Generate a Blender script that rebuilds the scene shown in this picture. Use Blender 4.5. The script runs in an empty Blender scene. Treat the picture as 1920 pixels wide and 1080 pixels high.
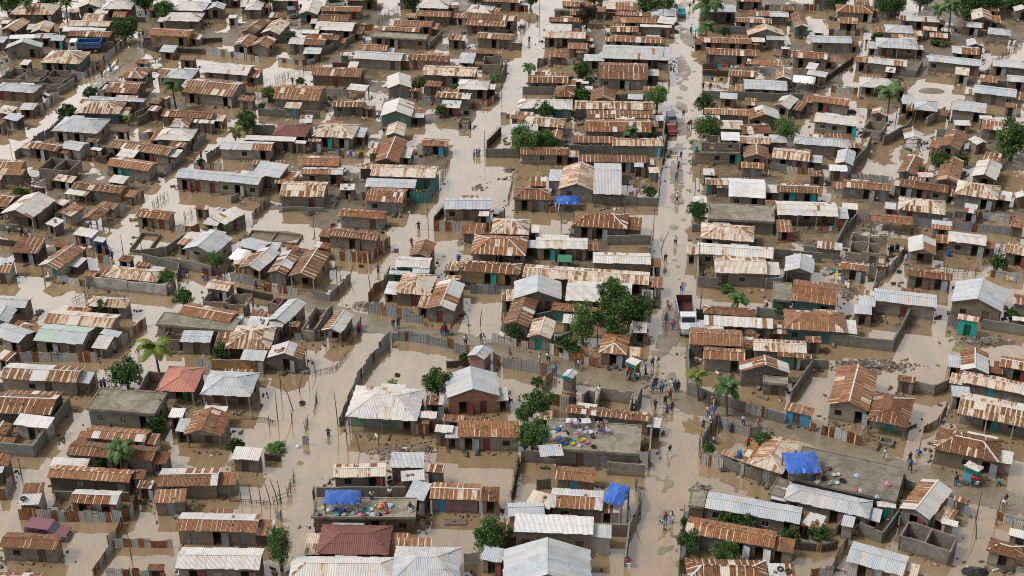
import bpy, math, random
import numpy as np
from mathutils import Vector, Matrix

# ------------------------------------------------------------------ camera, sky, sun
sc = bpy.context.scene
H_CAM, PITCH, FPX = 100.0, math.radians(30.0), 2800.0   # FPX: focal length in pixels of a 1920 px wide frame
cam_d = bpy.data.cameras.new('camera'); cam = bpy.data.objects.new('camera', cam_d)
sc.collection.objects.link(cam); sc.camera = cam
cam.location = (0, 0, H_CAM); cam.rotation_euler = (math.pi/2 - PITCH, 0, 0)
cam_d.sensor_width = 36; cam_d.lens = 36*FPX/1920
cam_d.clip_start = 1; cam_d.clip_end = 5000

SUN_EL, SUN_AZ = math.radians(52), math.radians(-98)   # azimuth from +y, clockwise positive: light from the left
w = bpy.data.worlds.new('World'); sc.world = w; w.use_nodes = True
nt = w.node_tree; nt.nodes.clear()
def wn(t, **k):
    n = nt.nodes.new(t)
    for a, b in k.items(): setattr(n, a, b)
    return n
out = wn('ShaderNodeOutputWorld'); bg = wn('ShaderNodeBackground')
sky = wn('ShaderNodeTexSky', sky_type='NISHITA', sun_disc=False)
sky.sun_elevation = SUN_EL; sky.sun_rotation = SUN_AZ; sky.air_density = 1.0; sky.dust_density = 3.0
hsv = wn('ShaderNodeHueSaturation'); hsv.inputs['Saturation'].default_value = 0.22
tc = wn('ShaderNodeTexCoord'); cl = wn('ShaderNodeTexNoise'); cl.inputs['Scale'].default_value = 2.2; cl.inputs['Detail'].default_value = 6
ramp = wn('ShaderNodeValToRGB'); ramp.color_ramp.elements[0].position = .3; ramp.color_ramp.elements[1].position = .7
ramp.color_ramp.elements[0].color = (.78, .76, .74, 1); ramp.color_ramp.elements[1].color = (1.25, 1.2, 1.15, 1)
mul = wn('ShaderNodeMixRGB', blend_type='MULTIPLY'); mul.inputs[0].default_value = 1
nt.links.new(sky.outputs[0], hsv.inputs['Color']); nt.links.new(hsv.outputs[0], mul.inputs[1])
nt.links.new(tc.outputs['Generated'], cl.inputs['Vector']); nt.links.new(cl.outputs[0], ramp.inputs[0])
nt.links.new(ramp.outputs[0], mul.inputs[2])
# a bright bank of cloud along the far (north) horizon
sep = wn('ShaderNodeSeparateXYZ'); nt.links.new(tc.outputs['Generated'], sep.inputs[0])
m1 = wn('ShaderNodeMapRange', interpolation_type='SMOOTHSTEP'); m1.inputs['From Min'].default_value = .82; m1.inputs['From Max'].default_value = .30; nt.links.new(sep.outputs[2], m1.inputs['Value'])
m2 = wn('ShaderNodeMapRange', interpolation_type='SMOOTHSTEP'); m2.inputs['From Min'].default_value = -.1; m2.inputs['From Max'].default_value = .7; nt.links.new(sep.outputs[1], m2.inputs['Value'])
m3 = wn('ShaderNodeMath', operation='MULTIPLY'); nt.links.new(m1.outputs[0], m3.inputs[0]); nt.links.new(m2.outputs[0], m3.inputs[1])
m4 = wn('ShaderNodeMath', operation='MULTIPLY_ADD'); nt.links.new(m3.outputs[0], m4.inputs[0]); m4.inputs[1].default_value = 2.35; m4.inputs[2].default_value = 1.0
mu2 = wn('ShaderNodeMixRGB', blend_type='MULTIPLY'); mu2.inputs[0].default_value = 1; nt.links.new(mul.outputs[0], mu2.inputs[1]); nt.links.new(m4.outputs[0], mu2.inputs[2])
nt.links.new(mu2.outputs[0], bg.inputs[0]); nt.links.new(bg.outputs[0], out.inputs[0])
bg.inputs[1].default_value = 0.10
sl = bpy.data.lights.new('sun', 'SUN'); so = bpy.data.objects.new('sun', sl); sc.collection.objects.link(so)
sl.energy = 1.5; sl.angle = math.radians(11); sl.color = (1, .98, .955)
sd = Vector((math.sin(SUN_AZ)*math.cos(SUN_EL), math.cos(SUN_AZ)*math.cos(SUN_EL), math.sin(SUN_EL)))
so.rotation_euler = sd.to_track_quat('Z', 'Y').to_euler(); so.location = (0, 150, 200)
sc.cycles.filter_width = 1.0
sc.view_settings.view_transform = 'Standard'; sc.view_settings.look = 'None'
sc.view_settings.exposure = 0.54; sc.view_settings.gamma = 1.0

# ------------------------------------------------------------------ pixel <-> place
CP, SP = math.cos(PITCH), math.sin(PITCH)
def at(px, py, z=0.0):
    a, b = (px-960)/FPX, (540-py)/FPX
    d = Vector((a, CP + b*SP, -SP + b*CP))
    t = (z - H_CAM)/d.z
    return Vector((0, 0, H_CAM)) + d*t
def pix(p):
    x, y, z = p[0], p[1], p[2]-H_CAM
    dep = y*CP - z*SP
    return 960 + FPX*x/dep, 540 - FPX*(y*SP + z*CP)/dep
def ppm(p): return FPX/(p[1]*CP - (p[2]-H_CAM)*SP)

# ------------------------------------------------------------------ mesh helper
COL = sc.collection
class MB:
    def __init__(s): s.v = []; s.f = []; s.uv = []; s.c = []; s.m = []
    def poly(s, pts, uvs=None, col=(0, 0, 0, 1), m=0):
        i = len(s.v); s.v += [tuple(p) for p in pts]; n = len(pts)
        s.f.append(tuple(range(i, i+n))); s.uv += (uvs or [(0, 0)]*n); s.c.append(col); s.m.append(m)
    def box(s, c, sz, rz=0.0, col=(0, 0, 0, 1), m=0, mat=None, taper=1.0):
        hx, hy, hz = sz[0]/2, sz[1]/2, sz[2]/2
        pts = []
        M = mat or Matrix.Rotation(rz, 3, 'Z')
        for zz in (-1, 1):
            t = taper if zz > 0 else 1
            for xx, yy in ((-1, -1), (1, -1), (1, 1), (-1, 1)):
                pts.append(Vector(c) + M @ Vector((xx*hx*t, yy*hy*t, zz*hz)))
        for q, du, dv in (((0,1,5,4), sz[0], sz[2]), ((1,2,6,5), sz[1], sz[2]), ((2,3,7,6), sz[0], sz[2]), ((3,0,4,7), sz[1], sz[2]), ((4,5,6,7), sz[0], sz[1]), ((3,2,1,0), sz[0], sz[1])):
            o = pts[q[0]]; u0 = o.x + o.y; v0 = o.z
            s.poly([pts[k] for k in q], [(u0, v0), (u0+du, v0), (u0+du, v0+dv), (u0, v0+dv)], col, m)
    def tube(s, pts, rads, n=6, col=(0, 0, 0, 1), m=0, cap=True):
        rings = []
        for i, p in enumerate(pts):
            p = Vector(p)
            d = Vector(pts[min(i+1, len(pts)-1)]) - Vector(pts[max(i-1, 0)])
            d = d.normalized() if d.length > 1e-6 else Vector((0, 0, 1))
            a = d.cross(Vector((.31, .95, .1)) if abs(d.z) > .5 else Vector((0, 0, 1))).normalized(); b = d.cross(a)
            rings.append([p + (a*math.cos(2*math.pi*k/n) + b*math.sin(2*math.pi*k/n))*rads[i] for k in range(n)])
        for i in range(len(rings)-1):
            for k in range(n):
                k2 = (k+1) % n
                s.poly([rings[i][k], rings[i][k2], rings[i+1][k2], rings[i+1][k]], [(k/n, i), ((k+1)/n, i), ((k+1)/n, i+1), (k/n, i+1)], col, m)
        if cap:
            s.poly(rings[-1], None, col, m); s.poly(rings[0][::-1], None, col, m)
    def disc(s, c, r, n=14, col=(0, 0, 0, 1), m=0):
        s.poly([Vector(c)+Vector((math.cos(2*math.pi*k/n)*r, math.sin(2*math.pi*k/n)*r, 0)) for k in range(n)], None, col, m)
    def mesh(s, name):
        me = bpy.data.meshes.new(name); me.from_pydata(s.v, [], s.f); me.update()
        ul = me.uv_layers.new(name='UVMap')
        ul.data.foreach_set('uv', np.array(s.uv, dtype=np.float32).ravel())
        ca = me.attributes.new('C', 'FLOAT_COLOR', 'FACE')
        ca.data.foreach_set('color', np.array(s.c, dtype=np.float32).ravel())
        me.polygons.foreach_set('material_index', s.m)
        return me
    def build(s, name, mats, parent=None, loc=None, rz=None):
        me = s.mesh(name)
        for m in (mats if isinstance(mats, (list, tuple)) else [mats]): me.materials.append(m)
        return link(name, me, parent, loc, rz)
def link(name, me, parent=None, loc=None, rz=None):
    o = bpy.data.objects.new(name, me); COL.objects.link(o)
    if parent: o.parent = parent
    if loc is not None: o.location = loc
    if rz is not None: o.rotation_euler = (0, 0, rz)
    return o
def empty(name, loc, rz=0.0):
    o = bpy.data.objects.new(name, None); COL.objects.link(o); o.empty_display_size = .3
    o.location = loc; o.rotation_euler = (0, 0, rz); return o
THINGS = []      # (object, look words, pixel x, pixel y, optional fixed label)
def tag(o, look, cat, p, group=None, fixed=None):
    o['category'] = cat
    if group: o['group'] = group
    q = pix(p); THINGS.append((o, look, q[0], q[1], fixed))

# ------------------------------------------------------------------ materials
MATS = {}
class NT:
    def __init__(s, name):
        s.m = bpy.data.materials.new(name); s.m.use_nodes = True; s.t = s.m.node_tree; s.b = s.t.nodes['Principled BSDF']
    def n(s, t, **k):
        x = s.t.nodes.new(t)
        for a, v in k.items():
            if a.startswith('i_'): x.inputs[a[2:]].default_value = v
            else: setattr(x, a, v)
        return x
    def l(s, a, b): s.t.links.new(a, b)
    def math(s, op, a, b=None):
        x = s.n('ShaderNodeMath', operation=op)
        for i, v in enumerate((a, b)):
            if v is None: continue
            if isinstance(v, (int, float)): x.inputs[i].default_value = v
            else: s.l(v, x.inputs[i])
        return x.outputs[0]
    def mix(s, f, a, b, mode='MIX'):
        x = s.n('ShaderNodeMixRGB', blend_type=mode)
        for i, v in enumerate((f, a, b)):
            if isinstance(v, (int, float)): x.inputs[i].default_value = v
            elif isinstance(v, tuple): x.inputs[i].default_value = v if len(v) == 4 else v + (1,)
            else: s.l(v, x.inputs[i])
        return x.outputs[0]
    def noise(s, vec, scale, detail=4, rough=.6):
        x = s.n('ShaderNodeTexNoise'); x.inputs['Scale'].default_value = scale; x.inputs['Detail'].default_value = detail; x.inputs['Roughness'].default_value = rough
        if vec is not None: s.l(vec, x.inputs['Vector'])
        return x.outputs[0]
    def ramp(s, f, stops):
        x = s.n('ShaderNodeValToRGB'); e = x.color_ramp.elements
        while len(e) < len(stops): e.new(.5)
        for i, (p, c) in enumerate(stops):
            e[i].position = p; e[i].color = c if len(c) == 4 else tuple(c) + (1,)
        s.l(f, x.inputs[0]); return x.outputs[0]
    def bump(s, h, strength=.3, dist=.05):
        x = s.n('ShaderNodeBump'); x.inputs['Strength'].default_value = strength; x.inputs['Distance'].default_value = dist
        s.l(h, x.inputs['Height']); s.l(x.outputs[0], s.b.inputs['Normal'])
def simple(name, col, rough=.7, var=.25, scale=3.0, metal=0.0):
    if name in MATS: return MATS[name]
    t = NT(name); g = t.n('ShaderNodeTexCoord'); oi = t.n('ShaderNodeObjectInfo')
    n = t.noise(g.outputs['Object'], scale)
    c = t.mix(n, tuple(x*(1-var) for x in col), tuple(min(1, x*(1+var)) for x in col))
    k = t.math('ADD', t.math('MULTIPLY', oi.outputs['Random'], .3), .85)
    c = t.mix(1.0, c, k, 'MULTIPLY')
    t.l(c, t.b.inputs['Base Color']); t.b.inputs['Roughness'].default_value = rough; t.b.inputs['Metallic'].default_value = metal
    MATS[name] = t.m; return t.m

def tin(name, galv_a, galv_b, rust=True, corr=.5):
    # corrugated sheet: per-sheet values in attribute C (r: rust share, g: tint, b: seed); UV in metres along eave and up slope
    t = NT(name); at_ = t.n('ShaderNodeAttribute', attribute_name='C'); sep = t.n('ShaderNodeSeparateColor'); t.l(at_.outputs['Color'], sep.inputs[0])
    uv = t.n('ShaderNodeUVMap', uv_map='UVMap'); sx = t.n('ShaderNodeSeparateXYZ'); t.l(uv.outputs[0], sx.inputs[0])
    u, v = sx.outputs[0], sx.outputs[1]
    seed = t.math('MULTIPLY', sep.outputs[2], 91.0)
    def vec(su, sv):
        c = t.n('ShaderNodeCombineXYZ'); t.l(t.math('MULTIPLY', u, su), c.inputs[0]); t.l(t.math('MULTIPLY', v, sv), c.inputs[1]); t.l(seed, c.inputs[2]); return c.outputs[0]
    galv = t.mix(sep.outputs[1], galv_a, galv_b)
    n0 = t.noise(vec(1.6, .5), 1.0, 5, .65)
    galv = t.mix(t.math('MULTIPLY', n0, .55), galv, t.mix(.5, galv, (.33, .31, .28), 'MIX'))
    if rust:
        n1 = t.noise(vec(4.5, .5), 1.0, 5, .65)      # streaks running down the slope
        n2 = t.noise(vec(1.1, .9), 1.0, 5, .7)       # blotches
        n3 = t.noise(vec(9, 2.4), 1.0, 3, .6)
        edge = t.math('ABSOLUTE', t.math('SUBTRACT', t.math('FRACT', t.math('DIVIDE', u, .8)), .5))   # 0 mid sheet, .5 at lap
        e2 = t.math('MULTIPLY', t.math('MAXIMUM', t.math('SUBTRACT', edge, t.math('SUBTRACT', .46, t.math('MULTIPLY', sep.outputs[2], .22))), 0.0), 3.4)
        m = t.math('ADD', t.math('ADD', t.math('MULTIPLY', n1, .75), t.math('MULTIPLY', n2, .75)), t.math('MULTIPLY', n3, .25))
        m = t.math('SUBTRACT', m, e2)
        thr = t.math('SUBTRACT', 1.42, t.math('MULTIPLY', sep.outputs[0], 1.2))
        mask = t.n('ShaderNodeMapRange', interpolation_type='SMOOTHSTEP'); t.l(m, mask.inputs['Value'])
        t.l(t.math('SUBTRACT', thr, .12), mask.inputs['From Min']); t.l(t.math('ADD', thr, .14), mask.inputs['From Max'])
        rc = t.ramp(t.math('ADD', t.math('MULTIPLY', n2, .55), t.math('MULTIPLY', n3, .45)), [(.28, (.045, .019, .010)), (.44, (.135, .053, .022)), (.58, (.255, .115, .052)), (.78, (.44, .295, .175))])
        stain = t.mix(t.math('MINIMUM', t.math('MULTIPLY', sep.outputs[0], 1.7), .88), galv, (.56, .425, .285), 'MIX')
        oi = t.n('ShaderNodeObjectInfo'); rnd = oi.outputs['Random']      # every roof has its own age
        rc = t.mix(t.math('MULTIPLY', rnd, .28), rc, (.155, .105, .075))
        rc = t.mix(1.0, rc, t.math('ADD', .72, t.math('MULTIPLY', t.math('FRACT', t.math('MULTIPLY', rnd, 7.3)), .6)), 'MULTIPLY')
        c = t.mix(mask.outputs[0], stain, rc)
        gp = t.n('ShaderNodeNewGeometry'); dn = t.noise(gp.outputs['Position'], .55, 5, .7)      # dirt lying across sheets
        c = t.mix(t.math('MULTIPLY', t.ramp(dn, [(.5, (0, 0, 0)), (.72, (1, 1, 1))]), .32), c, (.17, .13, .095))
    else: c = galv
    t.l(c, t.b.inputs['Base Color']); t.b.inputs['Roughness'].default_value = .6; t.b.inputs['Metallic'].default_value = 0.0
    t.b.inputs['Specular IOR Level'].default_value = .14
    wv = t.math('SINE', t.math('MULTIPLY', u, 2*math.pi/.2)); t.bump(wv, corr, .03)
    MATS[name] = t.m; return t.m
TIN = tin('corrugated_tin', (.60, .60, .585), (.34, .395, .45))
TIN_WHITE = tin('white_tin', (.66, .66, .66), (.58, .61, .64))
TIN_RED = tin('red_painted_tin', (.16, .042, .033), (.13, .035, .03), rust=False)
TIN_SALMON = tin('salmon_painted_tin', (.46, .17, .12), (.38, .14, .10), rust=False)
TIN_GREEN = tin('green_tin', (.36, .46, .40), (.42, .46, .48))
TIN_TEAL = tin('teal_tin', (.02, .20, .18), (.03, .14, .14), rust=False)

def wallmat(name, col, brick=None, stain=.6, patch=None, blotch=.35):
    t = NT(name); uv = t.n('ShaderNodeUVMap', uv_map='UVMap'); oi = t.n('ShaderNodeObjectInfo'); g = t.n('ShaderNodeNewGeometry')
    dk = .72 if name in ('grey_render', 'concrete_block', 'brown_earth_plaster', 'grey_green_plaster', 'white_limewash', 'rubble_stone', 'dark_planks', 'green_moulded_plaster') else .72
    c = tuple(x*dk for x in col); patch = tuple(x*dk for x in patch) if patch else None
    n = t.noise(g.outputs['Position'], .9, 5, .65); n2 = t.noise(g.outputs['Position'], 5.0, 3, .6)
    base = t.mix(n, tuple(x*(1-blotch) for x in c), tuple(min(1, x*(1+blotch)) for x in c))
    base = t.mix(t.math('MULTIPLY', n2, .4), base, tuple(x*.5 for x in c))
    mo = t.ramp(t.noise(g.outputs['Position'], 1.5, 6, .75), [(.5, (0, 0, 0)), (.66, (1, 1, 1))])
    base = t.mix(t.math('MULTIPLY', mo, .5), base, (.075, .068, .058))
    if patch:
        pm = t.ramp(t.noise(g.outputs['Position'], .7, 6, .7), [(.47, (0, 0, 0)), (.55, (1, 1, 1))])
        base = t.mix(pm, base, patch)
    h = n2
    if brick:
        b = t.n('ShaderNodeTexBrick'); t.l(uv.outputs[0], b.inputs['Vector']); b.inputs['Scale'].default_value = 1.0
        b.inputs['Brick Width'].default_value = .42; b.inputs['Row Height'].default_value = .21; b.inputs['Mortar Size'].default_value = .018
        b.inputs['Color1'].default_value = (1, 1, 1, 1); b.inputs['Color2'].default_value = (.72, .72, .72, 1); b.inputs['Mortar'].default_value = brick + (1,)
        base = t.mix(.9, base, b.outputs[0], 'MULTIPLY'); h = b.outputs['Fac']
    k = t.math('ADD', t.math('MULTIPLY', oi.outputs['Random'], .45), .78)
    base = t.mix(1.0, base, k, 'MULTIPLY')
    # flood tide mark: mud dried on the lowest part of the wall
    sz = t.n('ShaderNodeSeparateXYZ'); t.l(g.outputs['Position'], sz.inputs[0])
    zz = t.math('SUBTRACT', sz.outputs[2], t.math('MULTIPLY', n, .55))
    mr = t.n('ShaderNodeMapRange'); t.l(zz, mr.inputs['Value']); mr.inputs['From Min'].default_value = -.12; mr.inputs['From Max'].default_value = .22; mr.inputs['To Min'].default_value = stain; mr.inputs['To Max'].default_value = 0
    base = t.mix(mr.outputs[0], base, (.15, .105, .066))
    t.l(base, t.b.inputs['Base Color']); t.b.inputs['Roughness'].default_value = .9; t.b.inputs['Specular IOR Level'].default_value = .2
    t.bump(h, .35, .03); MATS[name] = t.m; return t.m
WALL = {
 'c': wallmat('grey_render', (.30, .28, .25), patch=(.20, .18, .155)),
 'b': wallmat('concrete_block', (.36, .31, .25), brick=(.62, .6, .58)),
 'd': wallmat('dark_planks', (.10, .085, .075)),
 'o': wallmat('ochre_plaster', (.52, .33, .13), patch=(.28, .23, .18)),
 't': wallmat('teal_plaster', (.07, .25, .22), patch=(.17, .19, .17)),
 'p': wallmat('pink_plaster', (.42, .24, .24), patch=(.25, .2, .18)),
 'q': wallmat('pink_sheet', (.42, .22, .27)),
 'w': wallmat('white_limewash', (.52, .50, .45), patch=(.33, .31, .28)),
 'S': wallmat('rubble_stone', (.42, .36, .27), brick=(.5, .48, .45), blotch=.5),
 's': wallmat('slate_grey_paint', (.18, .20, .22)),
 'e': wallmat('salmon_plaster', (.55, .30, .20), patch=(.46, .26, .18), stain=.35),
 'k': wallmat('grey_green_plaster', (.27, .27, .235), patch=(.2, .2, .18)),
 'h': wallmat('brown_earth_plaster', (.27, .205, .145), patch=(.18, .14, .10)),
 'M': wallmat('green_moulded_plaster', (.27, .255, .22), patch=(.10, .24, .17), stain=.3),
 'N': wallmat('navy_paint', (.04, .07, .17), blotch=.2),
 'T': wallmat('turquoise_paint', (.05, .40, .36), blotch=.2, stain=.3),
 'L': wallmat('light_blue_paint', (.10, .33, .50), blotch=.25, stain=.4),
 'Y': wallmat('yellow_paint', (.62, .36, .03), blotch=.2, stain=.3),
}
WALLNAME = {'M': 'green-stained', 'h': 'brown', 'c': 'grey', 'b': 'block', 'd': 'dark plank', 'o': 'ochre', 't': 'teal', 'p': 'pink', 'q': 'pink tin', 'w': 'whitewashed', 'S': 'stone', 's': 'slate', 'e': 'salmon', 'k': 'grey', 'N': 'navy', 'T': 'turquoise', 'L': 'blue', 'Y': 'yellow', 'X': 'tin', '-': 'open'}
CONCRETE = wallmat('mossy_concrete', (.33, .295, .225), patch=(.19, .17, .12), stain=0)
_t = NT.__new__(NT); _t.m = CONCRETE; _t.t = CONCRETE.node_tree; _t.b = _t.t.nodes['Principled BSDF']      # rain puddles standing on the slabs
_g = _t.n('ShaderNodeNewGeometry'); _p = _t.ramp(_t.noise(_g.outputs['Position'], .42, 5, .65), [(.54, (.85, .85, .85)), (.60, (.06, .06, .06))]); _t.l(_p, _t.b.inputs['Roughness']); _t.b.inputs['Specular IOR Level'].default_value = .5
WOOD = simple('weathered_wood', (.16, .125, .095), .85)
DARKWOOD = simple('dark_wood', (.06, .05, .042), .85)
POSTW = simple('pale_post', (.34, .31, .27), .8)
BLACK = simple('dark_interior', (.012, .011, .011), .9)
DOORS = {'': simple('brown_door', (.10, .06, .045), .7), 'T': simple('teal_door', (.02, .22, .19), .6), 'L': simple('blue_door', (.06, .27, .42), .6), 'G': simple('green_door', (.01, .18, .05), .6), 'W': simple('white_door', (.62, .62, .6), .6), 'g': simple('grey_door', (.2, .22, .23), .6), 'r': simple('maroon_door', (.14, .03, .03), .6)}
TARPS = {'B': simple('blue_tarp', (.018, .085, .35), .5, .35, .9), 'W': simple('white_tarp', (.75, .74, .72), .5, .1), 'T': simple('teal_awning', (.08, .42, .33), .6), 'r': TIN, 'w': TIN, 'G': simple('green_tarp', (.02, .16, .08), .5), 'y': simple('grey_tarp', (.38, .35, .33), .6)}
ROOFLOOK = {'r': 'rust-striped', 'R': 'dark rusty', 'y': 'tan rusted', 'w': 'pale tin', 's': 'silver', 'm': 'patchwork tin', 'W': 'white sheet', 'D': 'dark red', 'P': 'salmon', 'v': 'green and silver', 'd': 'dark', 'G': 'green', 'B': 'blue', 'T': 'teal'}
def roofmat(st): return {'D': TIN_RED, 'P': TIN_SALMON, 'v': TIN_GREEN, 'W': TIN_WHITE, 'G': TARPS['G'], 'd': TIN}.get(st, TIN)
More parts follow.
